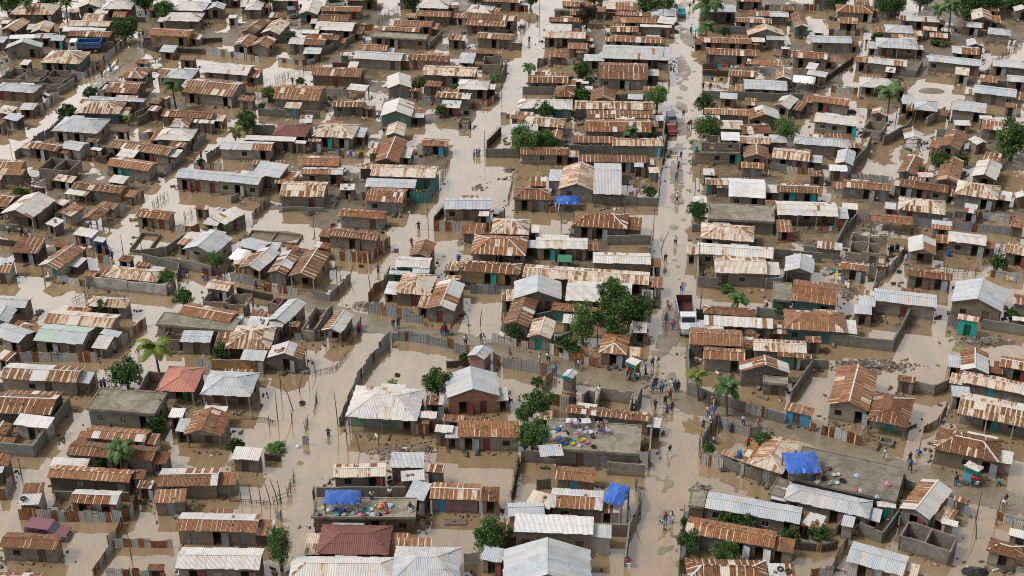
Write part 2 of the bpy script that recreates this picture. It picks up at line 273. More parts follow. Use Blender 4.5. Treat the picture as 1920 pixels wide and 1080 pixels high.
HOUSE_DATA = '''
@0 0
h 88 130 470 135 30 2.4 y c
x 0 270 140 283 160 2.3 y c
x 275 295 437 293 182 2.3 y c
s 78 352 308 345 308 2.2 W c
g 308 343 470 345 300 2.3 s c
s 450 365 565 368 318 2.2 s c
x 45 440 375 428 340 2.6 s c
x 700 70 895 68 -15 2.4 y c
s 605 112 700 112 78 2 y c
h 915 82 1180 82 10 2.6 w c
g 738 185 925 187 118 2.3 y c
g 598 232 980 240 182 2.3 y t
s 558 285 835 275 228 1.8 W c
g 608 322 990 337 268 2.4 r c
h 358 562 712 577 452 2.5 y t
h 1520 92 1825 100 12 2.4 w c
h 1465 187 1790 195 112 2.5 w c
g 1342 315 1695 333 250 2.6 r o
h 1070 695 1280 710 600 2.3 r c
h 1480 700 1715 715 615 2.4 s c
g 940 830 1225 843 725 2.4 r c
u 868 800 935 806 720 2.4 w
g 790 895 1295 920 865 2.4 s c
h 668 1018 1065 1028 903 2.4 y t
h -60 812 300 838 742 2.4 s c
s -40 1010 85 1030 945 2.2 y c
s 170 985 300 990 925 2 s c
s 1655 760 1780 770 725 2.3 r c
s 1425 870 1500 893 845 2.4 r c
s 1325 925 1430 935 893 2.2 r c
g 1445 1045 1900 1072 982 2.4 r c
u -10 690 320 720 595 2.0 b
u 330 735 530 755 620 1.9 b
s 0 210 70 215 180 2.2 w c
s -40 380 30 385 328 2.3 s c
@380 0
g 610 8 850 10 -35 2.4 y c
g 1290 5 1560 12 -40 2.4 r c
g 60 -10 260 -8 -60 2.4 r c
g -60 85 20 92 15 2.3 s c
x 35 88 190 88 12 2.4 s b
h 378 88 525 90 -25 2.4 w c
s 228 165 300 165 133 2 w b
x 340 285 470 300 168 2.4 r b
x 520 300 690 312 165 2.4 y b
x 265 415 410 425 305 2.4 r b
x 425 415 585 430 318 2.4 r b
x 863 130 1035 132 -5 2.4 w t
g 1065 100 1425 105 52 2.3 r c
g 1030 187 1310 192 130 2.3 r c
g 1003 265 1345 282 190 2.5 w c
s 880 300 1040 305 266 2.3 w c
g 920 345 1220 363 300 2.4 r c
g 768 395 1095 408 337 2.4 m c
s 1240 500 1310 500 470 1.8 r t
g 1380 450 1655 460 397 2.3 r c
g 1352 525 1785 550 455 2.5 s b
g 1585 272 1950 290 232 2.2 r c
g 1715 232 2060 245 178 2.3 r c
f 1508 330 2009 357 285 2.6 c
g 975 675 1420 697 597 2.5 r c
g 0 650 400 680 562 2.4 w c
g -184 828 265 873 697 2.6 r b
g 632 888 1042 910 760 2.4 r b
p 1293 805 1460 822 752 2 w
g 1163 960 1445 965 903 2.3 r b
s 1455 980 1545 985 950 2 r c
x 1665 797 1880 790 650 2.4 w c
x 1600 1045 1880 1050 880 2.6 w t
s 1710 725 1790 728 690 2.4 y c
f 1100 45 1270 50 10 2.3 b
@760 0
g -60 0 90 4 -45 2.4 w c
h 113 70 385 78 -15 2.5 w t
g 88 143 405 155 93 2.3 r c
h 545 105 760 125 42 2.5 w c
g 668 12 1030 25 -25 2.4 r c
g 520 165 990 192 108 2.5 r c
s 545 225 905 243 175 2.3 r c
g 638 340 965 362 286 2.5 r c
s 545 475 860 490 442 2 r c
s 473 565 610 572 473 2.2 s c
u 690 575 860 580 490 2.3 b
g 18 540 385 557 478 2.4 r p
g 148 672 630 692 586 2.7 y c
s 168 772 315 782 723 2.2 r c
h 463 800 740 810 713 2.4 w c
g 270 875 580 893 822 2.6 m c
s 40 815 140 825 788 2 r c
g 1408 55 1690 65 10 2.3 r c
f 1338 92 1478 95 80 2.4 c
s 1478 135 1590 138 80 2.2 r c
g 1293 195 1600 200 153 2.3 r c
g 1260 275 1495 280 212 2.4 w c
g 1243 337 1620 350 277 2.5 y c
g 1463 440 1640 445 383 2.2 r c
s 1715 35 1780 35 12 2.4 r c
g 1790 55 1895 58 10 2.5 w c
s 1705 105 1800 108 60 2.3 r c
s 1603 545 1790 552 487 2.2 s c
s 1535 475 1640 480 455 2 r c
s 1650 425 1725 428 400 2.2 r c
g 1095 743 1465 750 675 2.4 r b
s 1165 680 1525 690 646 2.3 r c
h 1333 865 1515 875 770 2.2 R b
x 1665 910 1885 918 778 2.4 R c
s 1500 735 1595 738 712 2 w c
s 1580 752 1648 755 730 2 w c
s 1598 828 1680 832 773 1.8 w c
h 1015 975 1505 985 888 2.6 w t
g 1525 980 2240 990 905 2.6 y c
s 1635 1060 2235 1065 993 2.3 r c
s 945 1065 1140 1075 1000 2.4 r c
@1140 0
s -20 80 65 85 15 2.4 w c
g 68 92 270 95 12 2.4 r c
s 65 135 385 150 98 2.4 r c
h 438 140 600 148 83 2.4 s c
g 42 200 430 212 148 2.3 r t
s 435 205 590 222 145 2.4 w c
g 20 285 278 290 232 2.2 r c
s 288 240 572 250 218 2.7 w c
g 22 370 490 392 313 2.2 r c
g -56 523 555 545 402 2.6 s p
g -85 708 360 720 560 2.6 r c
g 833 107 1155 110 40 3.2 s c
g 1150 10 1390 20 -30 2.4 r b
g 1258 140 1630 155 93 2.3 m c
g 1145 197 1475 212 153 2.2 r c
s 1563 92 1685 95 53 2 r c
x 1258 320 1590 322 212 2.6 y c
s 1428 360 1600 362 316 2.2 s c
x 1680 248 1810 250 108 2.5 m t
g 835 380 1290 397 328 2.3 r c
s 1292 375 1415 380 336 2.3 w c
g 875 488 1365 510 428 2.4 r c
p 1245 575 1560 600 528 2.2 r
g 1085 680 1335 697 623 2.3 r b
g 1222 800 1615 817 713 2.3 s b
x 1510 712 1650 720 600 2.4 m c
p 1660 730 1860 748 668 2.3 W
s 1783 670 1960 697 625 2.3 s c
g 1660 515 1974 537 452 2.6 r c
g 863 1025 1270 1042 966 2.3 r c
x 1268 1080 1560 1080 945 2.5 m c
x 1480 955 1630 985 853 2.5 m c
s 820 1072 1010 1075 1037 2.2 w c
p 785 268 840 270 235 2 T
s 1558 440 1638 443 422 2 w c
@1520 0
g 30 0 330 8 -45 2.4 r c
g 570 -8 780 0 -60 2.4 m c
g 1720 5 1990 12 -45 2.4 r c
h 233 108 560 122 45 2.4 r c
s 398 45 535 48 -10 2.4 r c
g 808 183 1160 203 132 2.4 m c
g 1363 85 1700 105 35 2.3 r c
x 1455 178 1640 190 68 2.5 y b
x 1838 103 1990 108 40 2.3 w c
g 1362 240 1555 255 192 2.3 m c
h 675 293 930 305 222 2.4 s c
s 608 290 672 293 243 2.3 r c
s 725 345 970 357 303 2.3 r c
h 595 425 970 448 338 2.7 s b
s 1013 272 1140 280 237 2.3 y c
s 1175 280 1270 287 248 2 y c
h 1595 305 1800 325 250 2.3 s b
x 1410 415 1560 425 338 2.3 m c
g 1272 478 1525 495 410 2.4 m c
g 1057 548 1530 600 488 2.5 s b
g 400 555 865 600 500 2.4 m c
g 10 383 375 392 320 2.5 s b
g 1638 595 2010 625 528 2.4 m c
g 1768 730 2000 750 672 2.4 s b
g 1462 832 1850 877 760 2.5 s b
h 440 780 800 805 692 2.4 m c
g 1265 985 1575 1022 897 2.5 s c
h 930 985 1140 1007 897 2.5 s c
s 800 930 900 945 850 2.4 s c
g 5 910 345 955 848 2.4 r c
s 505 980 600 990 930 2 r c
x 540 1030 690 1050 962 2.2 y c
s 1753 962 1855 972 925 2.2 r c
s 28 292 112 302 262 2 m c
f 1360 20 1700 30 -10 2.5 c
@0 214
h 462 150 875 175 22 2.7 s b
s 25 35 150 65 -15 2.2 s d
s -60 85 10 95 45 2.3 r c
h 1525 118 1690 122 42 2.3 m c
s 1735 75 1915 85 45 2.2 w c
h 1393 228 1710 242 123 2.5 w b
s 1515 285 1660 300 243 2.2 r c
g 957 295 1510 375 222 2.5 r b
s 1043 375 1200 395 308 2.2 w d
s 773 245 870 258 213 2.2 r c
s 810 318 900 332 297 2 w c
g 242 300 515 337 238 2.4 r d
g 538 305 715 330 236 2.5 s w
u 345 480 620 510 385 2.6 c
g -80 480 185 492 407 2.4 r c
s -60 545 200 550 487 2.2 R c
s -60 590 10 590 550 2.2 s p
g 945 460 1335 515 382 2.5 r b T
g 637 665 1085 715 602 2.4 r c
p 578 715 770 740 670 2 w
x 733 940 870 960 828 2.3 r -
s 880 835 1030 860 782 2 r c
g 1212 918 1515 955 847 2.3 r S
s 1748 850 1850 865 815 2 r c
x 0 895 290 940 700 2.9 w c
s 490 800 570 825 757 2.2 y c
g -100 815 60 840 700 2.4 r c
s 160 690 260 690 660 2 r c
s 1040 155 1140 165 122 1.8 d d
@380 214
s -40 80 100 85 50 2.3 w c
h 620 193 930 205 82 2.6 D c
h 985 200 1350 220 78 2.6 y c
s 375 230 830 248 188 2.5 w c
s 828 262 925 268 235 2.3 w c
s 948 245 1060 248 222 2.4 y b
g 150 315 612 330 238 2.4 m w
g 890 462 1225 470 375 2.4 r c
g 880 540 1260 545 478 2.4 m S
s 433 540 690 575 420 2.6 s c
s 445 455 580 460 410 2.2 r c
s 660 440 750 440 415 2.4 r c
s 643 622 750 628 578 2 r d
g 687 740 1090 748 603 2.8 y c
x 1545 430 1760 440 198 2.5 R c
x 1645 195 1810 198 66 2.5 y c
s 1408 490 1520 493 440 2.4 y d
g 1505 555 2095 577 448 2.8 y t
s 1458 652 1910 668 575 2.4 s t
g 1462 780 1800 800 655 2.5 r c
g 1222 918 1630 945 848 2.5 r c
s 0 990 130 1008 930 2.2 s c
s 200 995 400 885 828 2.3 w c
s -20 860 40 862 820 2 r c
g -255 567 500 637 487 2.8 s b
@760 214
u 482 55 590 55 28 2.0 b
g 142 283 380 292 218 2.4 r c
h 1060 100 1420 125 17 2.5 y c
s 945 200 1190 205 88 2.3 s c
x 1290 225 1400 232 133 2.2 R c
g 1032 362 1460 370 288 2.3 r b
g 1617 155 2215 165 40 2.6 r c
s 1507 255 1875 262 193 2.3 r c
x 1378 672 1700 690 428 2.7 y c
g 1690 718 1945 725 440 2.7 s c
p 1355 800 1565 805 725 1.9 B
h 968 765 1310 772 662 2.6 r b
g 345 858 775 855 752 2.5 s c
s 657 918 750 922 872 2 w c
h 1505 1005 1995 1035 870 2.6 r c
@1140 214
g 38 285 500 292 212 2.4 y b
s -265 430 365 438 365 2.4 r c
g 935 130 1220 137 52 2.4 y c
g 1213 180 1480 170 82 2.3 R b
s 1020 235 1190 240 160 4.6 W - 
f 780 348 1190 355 240 2.6 S
u 850 250 1180 255 172 4.6 b z2.7
g 1183 262 1465 272 192 2.4 y c
h 1462 255 1615 260 186 2.4 s c
h 1672 265 2170 303 192 2.5 s c
x 1222 395 1455 405 263 2.4 R b
g 1473 395 1810 428 302 2.5 y c
g 878 635 1085 640 573 2.3 m t
g 1085 740 1420 757 575 2.5 W c
g 1523 700 1910 715 622 2.4 r c T
s 765 800 890 805 738 2.2 w c
f 900 940 1500 975 795 2.8 c
s 1418 822 1520 825 772 2.3 R c
g 1525 905 2075 922 780 2.6 w c
s 1523 1060 1665 1063 950 2.0 r c
s 235 475 320 478 435 2.2 s c
s 370 530 465 530 478 2 y c
@1520 214
g 27 65 410 110 -15 2.5 w c
u 470 120 640 150 30 2.4 b
x 845 222 1010 232 113 2.3 m -
x 1148 290 1340 325 138 2.4 R c
g 1537 130 1900 175 30 2.4 m c
x 1493 280 1600 265 198 2.2 w b
x 778 525 945 555 368 2.3 R s
x 1128 600 1330 630 378 2.4 R b
x 1447 558 1670 597 402 2.4 w c
s 968 565 1105 570 523 2.1 y d
g 287 655 725 695 587 2.4 r c
g 748 640 1235 710 573 2.5 R b
h 785 860 1210 908 738 2.5 y c
h 1295 715 1680 775 592 2.7 y c
g 540 962 915 998 888 2.3 R -
s 663 850 765 862 792 2.2 s c
s 283 852 425 862 797 2.2 w d
x 1852 755 1990 760 690 2.3 w c
x 217 445 380 465 308 2.4 s c
s 168 510 335 517 453 2.2 W c
s -60 400 20 400 318 2.3 r c
s 358 300 460 305 257 2.2 r c
s 140 225 365 235 168 2.4 r c
s 1525 45 1640 48 12 2.2 w c
@0 428
s 93 215 340 228 78 2.3 m d
s 485 165 590 178 110 2.0 r d
s -60 400 80 400 272 2.4 m w
x 340 335 515 375 143 2.5 m w T
s 838 112 925 130 72 2.6 s N
s 1058 290 1165 308 238 2.2 r d
s 1213 335 1325 352 297 2.2 r c
h 935 440 1410 488 336 2.3 y w
s 745 428 850 437 375 2.2 R w
h 770 700 1130 720 610 2.3 y c
s 590 750 800 765 702 2.2 r c
g 390 850 1000 900 730 2.6 y c
g 298 1008 740 1048 858 2.7 v b
s 895 950 1060 985 900 2.3 s c
s 820 1075 960 1090 962 1.9 m c
g -150 700 225 720 602 2.5 s b
x -110 845 75 850 697 2.5 s b
g -110 955 165 1038 850 2.6 s b
s 165 920 350 940 860 2.2 r c
s 1618 1022 1890 1030 918 2.5 s b
u 1470 1000 1610 1005 920 2.0 b
u 1165 185 1340 195 32 0.7 b
s 1673 90 1760 102 28 2.3 s c
@380 428
g -219 765 240 850 668 2.9 R c
f -425 865 275 928 755 2.8 c
x -185 188 100 243 13 2.7 s w
g 323 160 530 210 83 2.4 s c
s 555 185 680 195 120 2.2 s c
x 323 350 512 390 167 2.4 m c
x 578 400 750 420 193 2.4 m c
x 768 430 1005 455 183 2.5 r o
g 1126 65 1570 112 -2 2.5 r c
s 1000 168 1130 187 118 2.2 r c
u 385 90 850 130 10 0.5 b
g 18 535 225 570 458 2.4 y c
u 0 640 370 690 540 2.2 b k
u 582 660 690 680 598 2.2 b
x 580 825 745 862 630 2.5 s c
u 885 890 1010 905 695 2.4 b
x 1068 918 1245 945 738 2.5 m c
h 200 1080 600 1090 873 2.6 y c
s 390 870 570 888 787 2.3 m c
s 425 780 560 802 730 2.3 r c
s 588 882 720 893 830 2.2 s c
s 762 880 865 890 832 2.0 R c
p 220 265 350 290 170 2.0 W
s 745 185 930 220 155 2 R c
s 235 845 340 850 788 2.5 w c
@760 428
h 770 48 1110 60 -90 2.5 y c
x 33 248 215 265 100 2.3 r c
g -95 345 215 362 252 2.5 w t
s 60 405 215 408 352 2.2 s t
s -150 415 40 420 380 2.2 s t
h 586 230 1080 250 58 2.8 r c
h 463 380 1030 418 283 2.6 r o
g 1173 178 1640 190 80 2.6 w b
g 1687 312 2210 325 215 2.5 w b
g 1053 435 2190 512 322 2.5 y c
x 975 635 1405 640 413 2.8 s c
g 1438 648 2030 680 468 2.7 w o
h -95 580 215 605 398 2.6 y c
x 188 725 440 748 455 2.6 m c
x 880 865 1110 890 588 2.5 r c
x 1098 980 1310 1000 795 2.5 y c
s 1313 735 1445 748 665 2.2 r c
s 1450 750 1600 755 680 2.2 r c
s 1600 770 1780 780 705 2.2 r c
s 1413 850 1560 860 770 1.8 w c
s 365 460 490 468 420 2 y c
s 1368 300 1495 305 237 1.8 G N
u 360 350 460 355 310 1.5 b
@1140 428
h 828 88 1310 125 -52 2.6 y c
g 793 228 1485 275 128 2.5 w c
g 962 400 1435 415 248 2.8 y c
x 1588 388 1850 413 226 2.6 s c
g 1650 650 2065 695 460 2.8 R t
f 1480 640 1650 655 480 2.7 t
h 855 765 1325 798 692 2.4 R c
s 863 870 1487 905 780 2.4 w c
h 1592 905 2150 940 728 2.6 R t
g 733 1045 1215 1065 898 2.6 R c
s 1230 940 1330 990 910 2.2 R c
s 1225 1075 1300 1085 1000 2.2 R c
s 1783 1025 1925 1030 970 2.2 r c
s 225 940 350 945 840 2.2 w c
u 305 640 400 645 548 2.2 w
@1520 428
u 350 190 690 230 25 2.4 b
g 263 360 515 392 290 2.3 r b
x 880 215 1130 240 56 2.5 m b
g 1233 115 1580 158 25 2.6 w c
g 1742 215 1990 260 122 2.5 y c
g 868 425 1275 472 358 2.4 R b
g 565 650 1135 715 538 2.7 s b
s 425 690 580 710 605 2.4 s c
s 388 765 550 780 685 2.3 s c
x 1258 662 1720 750 450 2.9 s c
g 1825 680 2100 720 590 2.3 R b
s 1815 825 2000 845 795 2 w c
s 1320 815 1515 850 768 3.0 y T
@0 642
g -10 325 685 362 185 2.7 m c
g -60 635 455 655 428 2.7 r d
s 115 740 430 778 638 2.6 W w
x -100 830 50 835 708 2.2 R c
s -20 895 120 905 848 1.9 r c
f 775 597 1390 648 410 3.0 k
h 1415 435 1745 447 215 2.7 P p G
u 1235 430 1400 440 255 2.0 p
s 1513 672 1640 680 588 2.4 W c
g 753 858 1300 900 752 2.5 r c
g 592 1008 1370 1068 885 2.6 R c
@380 642
x -172 830 165 848 583 2.6 R c
h -25 470 430 490 255 2.8 s b
s 335 155 550 168 60 2.4 s o
x 580 140 895 155 -12 2.5 m c
h 1283 670 1925 710 388 3.0 w M
s 257 1048 505 1065 935 2.3 w b
@760 642
x 558 120 712 158 25 2.6 s p
x 375 503 845 480 215 3.2 s e r
s 178 558 340 565 473 2.3 m c
s 118 680 280 685 620 2.6 w c
s 262 805 425 815 738 2.6 w b
s 338 705 520 718 645 2.4 r c
s 468 848 1030 855 703 2.7 R c
x 1408 305 1500 330 240 2.5 s c
g 1445 630 2200 715 555 2.6 r c
f 1235 948 2110 1010 690 3.0 k
s 1168 690 1320 700 606 2.4 y c
u 1700 560 2010 600 395 2.4 b
h 1743 92 1990 115 -85 2.5 r c
@1140 642
s 157 168 253 209 125 2.75 w Y
g 858 145 1235 170 38 2.5 r c
g 1308 75 1790 98 -35 2.5 y c
x 1190 265 1640 278 115 2.8 m c
f 1395 360 1620 380 300 2.4 c
s 1698 140 1835 150 100 2.4 r w
s 1523 125 1690 135 88 2.4 r c
s 1585 605 1830 665 535 2.4 m L
@1520 642
x 153 555 525 622 198 2.8 R b
h 508 695 870 768 438 2.6 R c
s 778 340 940 368 288 2.3 r c
x 1348 250 1600 285 45 2.6 m c
g 1698 215 2050 275 118 2.5 r c
g 1345 355 2050 500 252 2.6 y c
s 1273 485 1440 500 387 2.4 s c
g 1318 640 2100 800 445 2.9 y c T
h 1103 955 1690 1080 763 2.8 R c
u 612 890 735 920 838 0.6 c
@0 855
x -100 95 60 97 -25 2.2 R c
s -60 150 20 150 95 2.4 s d
s 450 85 780 100 10 2.3 w c
g 418 190 1160 240 78 2.5 r d
s 1190 205 1290 210 120 2.2 R c
s 1230 290 1360 297 215 2.0 r b
s 165 440 350 435 240 2.6 m X
g 620 420 1050 438 300 2.4 m X
g 1410 275 1955 268 108 2.5 m b
s 1378 425 1665 415 293 2.4 r b
g 1578 670 2310 690 508 2.6 m b
g 1575 1012 2335 1022 823 2.8 w b
g -10 818 500 845 685 2.5 R b
g -50 1150 340 1155 1048 2.4 R b
s 1325 1030 1470 1030 972 2 R d
@380 855
g 1170 195 1648 185 65 2.4 y c
s 1683 103 1987 105 -33 2.7 s c
s 1787 228 2000 215 122 2.4 m c
s 1820 372 1990 405 218 2.5 s c
f 985 552 1915 555 375 3.0 c
p 1085 425 1410 425 295 4.9 B z2.5
h 1025 880 1670 890 618 2.7 D c
h 770 1100 1710 1110 903 2.8 w c
@760 855
h -130 1130 480 1140 815 2.9 s c
s 192 140 335 155 70 2.4 m c
g 218 385 665 400 238 2.5 r p L
s 680 405 845 408 275 2.3 r q
g 1348 205 1700 240 88 2.4 R c
s 1083 420 1300 480 303 2.4 y c
g 1300 460 1775 490 288 2.6 m b
g 925 540 1255 528 412 2.4 s c
s 975 678 1690 710 518 3.6 W b
x 880 1175 1680 1180 733 3.0 s c
s 675 930 865 962 806 2.4 s c
@1140 855
p -55 400 130 440 225 3.6 B
g 870 465 1725 613 320 2.6 s c
f 718 445 865 465 300 2.6 c
g 690 690 1495 832 543 2.7 R k W
h 715 1120 1450 1140 922 2.6 r c
s 1450 1080 1690 1085 965 2.3 m c
h 1268 78 1568 163 -200 2.6 y c
s 1018 -18 1268 75 -65 2.3 y c
f 1443 335 1575 375 195 2.4 c
s 1740 600 1860 655 505 2.2 m c
@1520 855
h 1382 86 1507 144 45 2.7 w T
f -184 200 770 415 -90 2.9 k
p -200 150 110 140 -50 4.7 B z2.4
h -245 390 520 560 240 2.6 s c
x 795 470 1072 578 205 2.7 m c
s 598 455 770 470 408 2.4 w b
s 272 620 380 645 527 2.3 s c L
u 805 710 1260 860 575 2.4 c
s 1172 605 1320 640 558 2.3 w X
s 1283 400 1430 438 360 1.9 m X
g 318 945 830 1085 768 2.5 s X
h 1583 850 1880 935 733 2.4 R c
s 1780 715 1990 765 645 2.2 w b
s -20 650 80 680 515 2.2 m c
'''
# ------------------------------------------------------------------ roofs
def sheet_col(st, rg, i, run):
    r = rg.random(); s = rg.random()
    if st == 'r': ru = rg.uniform(.68, .94) if r < .93 else rg.uniform(.1, .5)
    elif st in 'Rd': ru = rg.uniform(.9, 1.12) if r < .93 else rg.uniform(.4, .7)
    elif st == 'y': ru = rg.uniform(.40, .58) if r < .88 else rg.uniform(.2, .4)
    elif st == 'w': ru = rg.uniform(.05, .24) if r < .93 else rg.uniform(.4, .7)
    elif st == 's': ru = rg.uniform(0, .16) if r < .97 else rg.uniform(.3, .5)
    elif st == 'm': ru = (rg.uniform(.62, .88) if run else rg.uniform(.03, .22))
    elif st == 'P': ru = rg.uniform(.2, .5) 
    elif st == 'v': ru = 0.02
    elif st == 'W': ru = rg.uniform(0, .1)
    else: ru = 0
    tint = {'s': rg.uniform(.55, 1), 'w': rg.uniform(0, .3), 'y': rg.uniform(0, .3), 'm': rg.uniform(.2, .8)}.get(st, rg.uniform(0, .6))
    return (ru, tint, s, 1)
def slope(mb, P, U, V, W, L, kl=None, kr=None, st='r', rg=random, run0=0):
    N = U.cross(V).normalized()
    def F(u):
        f = L
        if kl is not None: f = min(f, u*kl)
        if kr is not None: f = min(f, (W-u)*kr)
        return max(f, 0.0)
    brk = [0.0, W]
    if kl: brk.append(L/kl)
    if kr: brk.append(W - L/kr)
    sw = rg.choice([.5, .56, .62, .7, .84, .92])*rg.uniform(.96, 1.04); bias = rg.uniform(-.14, .08); u = sw
    cuts = []
    while u < W-.2: cuts.append(u); u += sw
    cs = sorted(set([round(b, 4) for b in brk + cuts if 0 <= b <= W]))
    two = L > 2.2; run = rg.random() < .5; run2 = rg.random() < .5; seedoff = rg.uniform(0, 30)
    for i in range(len(cs)-1):
        a, b = cs[i], cs[i+1]
        if b-a < .02: continue
        if rg.random() < .16: run = not run
        if rg.random() < .16: run2 = not run2
        fa, fb = F(a), F(b)
        eo = rg.uniform(-.05, .09) if kl is None and kr is None or True else 0
        rows = [(0, .5), (.5, 1)] if two else [(0, 1)]
        for j, (r0, r1) in enumerate(rows):
            c = sheet_col(st, rg, i, run if j == 0 else run2)
            c = (max(0, c[0]+bias*(1 if c[0] > .3 else .3)), c[1], c[2], 1)
            if st == 'v': c = (0.02, 0 if (a+b)/2 < W*.5 else 1, c[2], 1)
            z = N*(.014 + .012*((i % 2)) + (.02 if j else 0) + rg.uniform(0, .012))
            v0a, v0b = (r0*L if j else -eo), (r0*L if j else -eo)
            v1a, v1b = min(fa, r1*L if r1 < 1 else L), min(fb, r1*L if r1 < 1 else L)
            if r1 < 1: v1a, v1b = min(fa, r1*L+.02), min(fb, r1*L+.02)
            if v1a <= v0a+1e-4 and v1b <= v0b+1e-4: continue
            v1a, v1b = max(v1a, v0a), max(v1b, v0b)
            pts = [P+U*a+V*v0a+z, P+U*b+V*v0b+z, P+U*b+V*v1b+z, P+U*a+V*v1a+z]
            ka, kb = a/sw*.8, b/sw*.8; uv = [(ka, v0a), (kb, v0b), (kb, v1b), (ka, v1a)]
            if abs(v1a-v0a) < 1e-4: pts, uv = pts[:3], uv[:3]
            elif abs(v1b-v0b) < 1e-4: pts, uv = [pts[0], pts[1], pts[3]], [uv[0], uv[1], uv[3]]
            mb.poly(pts, uv, c, 0)
    # battens and timber under the sheets: a closed slab
    top = [P, P+U*W] + ([P+U*W+V*L] if not kr else [P+U*(W-L/kr)+V*L]) + ([P+V*L] if not kl else [P+U*(L/kl)+V*L])
    dn = [p - N*.07 for p in top]
    mb.poly([p - N*.002 for p in top], None, (0, 0, 0, 1), 1); mb.poly(dn[::-1], None, (0, 0, 0, 1), 1)
    for k in range(len(top)):
        k2 = (k+1) % len(top)
        if (top[k]-top[k2]).length > .05: mb.poly([dn[k], dn[k2], top[k2], top[k]], None, (0, 0, 0, 1), 1)
def cap(mb, a, b, st, rg, wd=.17):
    a, b = Vector(a), Vector(b)
    d = (b-a); Ln = d.length
    if Ln < .2: return
    x = d/Ln; y = Vector((0, 0, 1)).cross(x).normalized() if abs(x.z) < .95 else Vector((1, 0, 0)); z = x.cross(y)
    M = Matrix((x, y, z)).transposed()
    c = sheet_col(st if st in 'swW' else ('w' if rg.random() < .4 else st), rg, 0, 0)
    mb.box((a+b)/2 + z*.05, (Ln, wd, .03), col=c, mat=M)

def roof_geo(t, W, D, h):
    """outline of a roof in its own frame, front eave at y=-D/2: returns all corner and ridge points"""
    if t == 'g': rz = h + .26*D/2; return [(-W/2,-D/2,h),(W/2,-D/2,h),(W/2,D/2,h),(-W/2,D/2,h),(-W/2,0,rz),(W/2,0,rz)]
    if t == 'x': rz = h + .36*W/2; return [(-W/2,-D/2,h),(W/2,-D/2,h),(W/2,D/2,h),(-W/2,D/2,h),(0,-D/2,rz),(0,D/2,rz)]
    if t == 'h':
        m = min(W, D)/2; rz = h + .36*m
        if W >= D: r = [(-W/2+m*.9,0,rz),(W/2-m*.9,0,rz)]
        else: r = [(0,-D/2+m*.9,rz),(0,D/2-m*.9,rz)]
        return [(-W/2,-D/2,h),(W/2,-D/2,h),(W/2,D/2,h),(-W/2,D/2,h)] + r
    rise = {'s': .13, 'p': .06}.get(t, 0)*D
    return [(-W/2,-D/2,h),(W/2,-D/2,h),(W/2,D/2,h+rise),(-W/2,D/2,h+rise)]
def solve(t, fl, fr, ytop, h):
    A, B = at(fl[0], fl[1], h), at(fr[0], fr[1], h)
    ux = (B-A); W = ux.length; ux /= W; uy = Vector((-ux.y, ux.x, 0))
    def top(D):
        o = (A+B)/2 + uy*D/2
        return min(pix(o + ux*p[0] + uy*p[1] + Vector((0, 0, p[2]-h)))[1] for p in roof_geo(t, W, D, h))
    lo, hi = .8, 22.0
    for _ in range(32):
        mid = (lo+hi)/2
        if top(mid) > ytop: lo = mid
        else: hi = mid
    D = min(lo, 3.2*W if t == 'x' else 15)
    c = (A+B)/2 + uy*D/2
    return Vector((c.x, c.y, 0)), math.atan2(ux.y, ux.x), W, D

# ------------------------------------------------------------------ walls with real openings
TH = .16
def wall_run(mb, a, b, z0, z1, ops, m=0, top=None):
    """a->b on plan (local x,y), outside on the right of a->b; ops: (u0,u1,v0,v1) holes"""
    a, b = Vector((a[0], a[1], 0)), Vector((b[0], b[1], 0)); d = b-a; L = d.length; x = d/L; n = Vector((x.y, -x.x, 0))
    M = Matrix((x, -n, Vector((0, 0, 1)))).transposed()
    def piece(u0, u1, v0, v1):
        if u1-u0 < .01 or v1-v0 < .01: return
        mb.box(a + x*(u0+u1)/2 - n*TH/2 + Vector((0, 0, (v0+v1)/2)), (u1-u0, TH, v1-v0), mat=M, m=m)
    u = 0
    for (u0, u1, v0, v1) in sorted(ops):
        piece(u, u0, z0, z1); piece(u0, u1, z0, v0); piece(u0, u1, v1, z1); u = u1
    piece(u, L, z0, z1)
ZB = -.55
def plan_ops(L, h, rg, front):
    ops = []
    if L < 1.6: return ops
    n = int(L//2.1) if front else int(L//3.0)
    dh = min(1.75, h-.18); had = False
    for i in range(max(n, 1 if front else 0)):
        uc = L*(i+.5)/max(n, 1) + rg.uniform(-.25, .25); r = rg.random()
        if front and (r < .48 or (not had and i == n-1)): ops.append((uc-.42, uc+.42, -.2, dh, 'door')); had = True
        elif r < .82: ops.append((uc-.4, uc+.4, min(.75, h-.95), min(1.5, h-.3), 'window'))
    return [o for o in ops if o[0] > .2 and o[1] < L-.2]
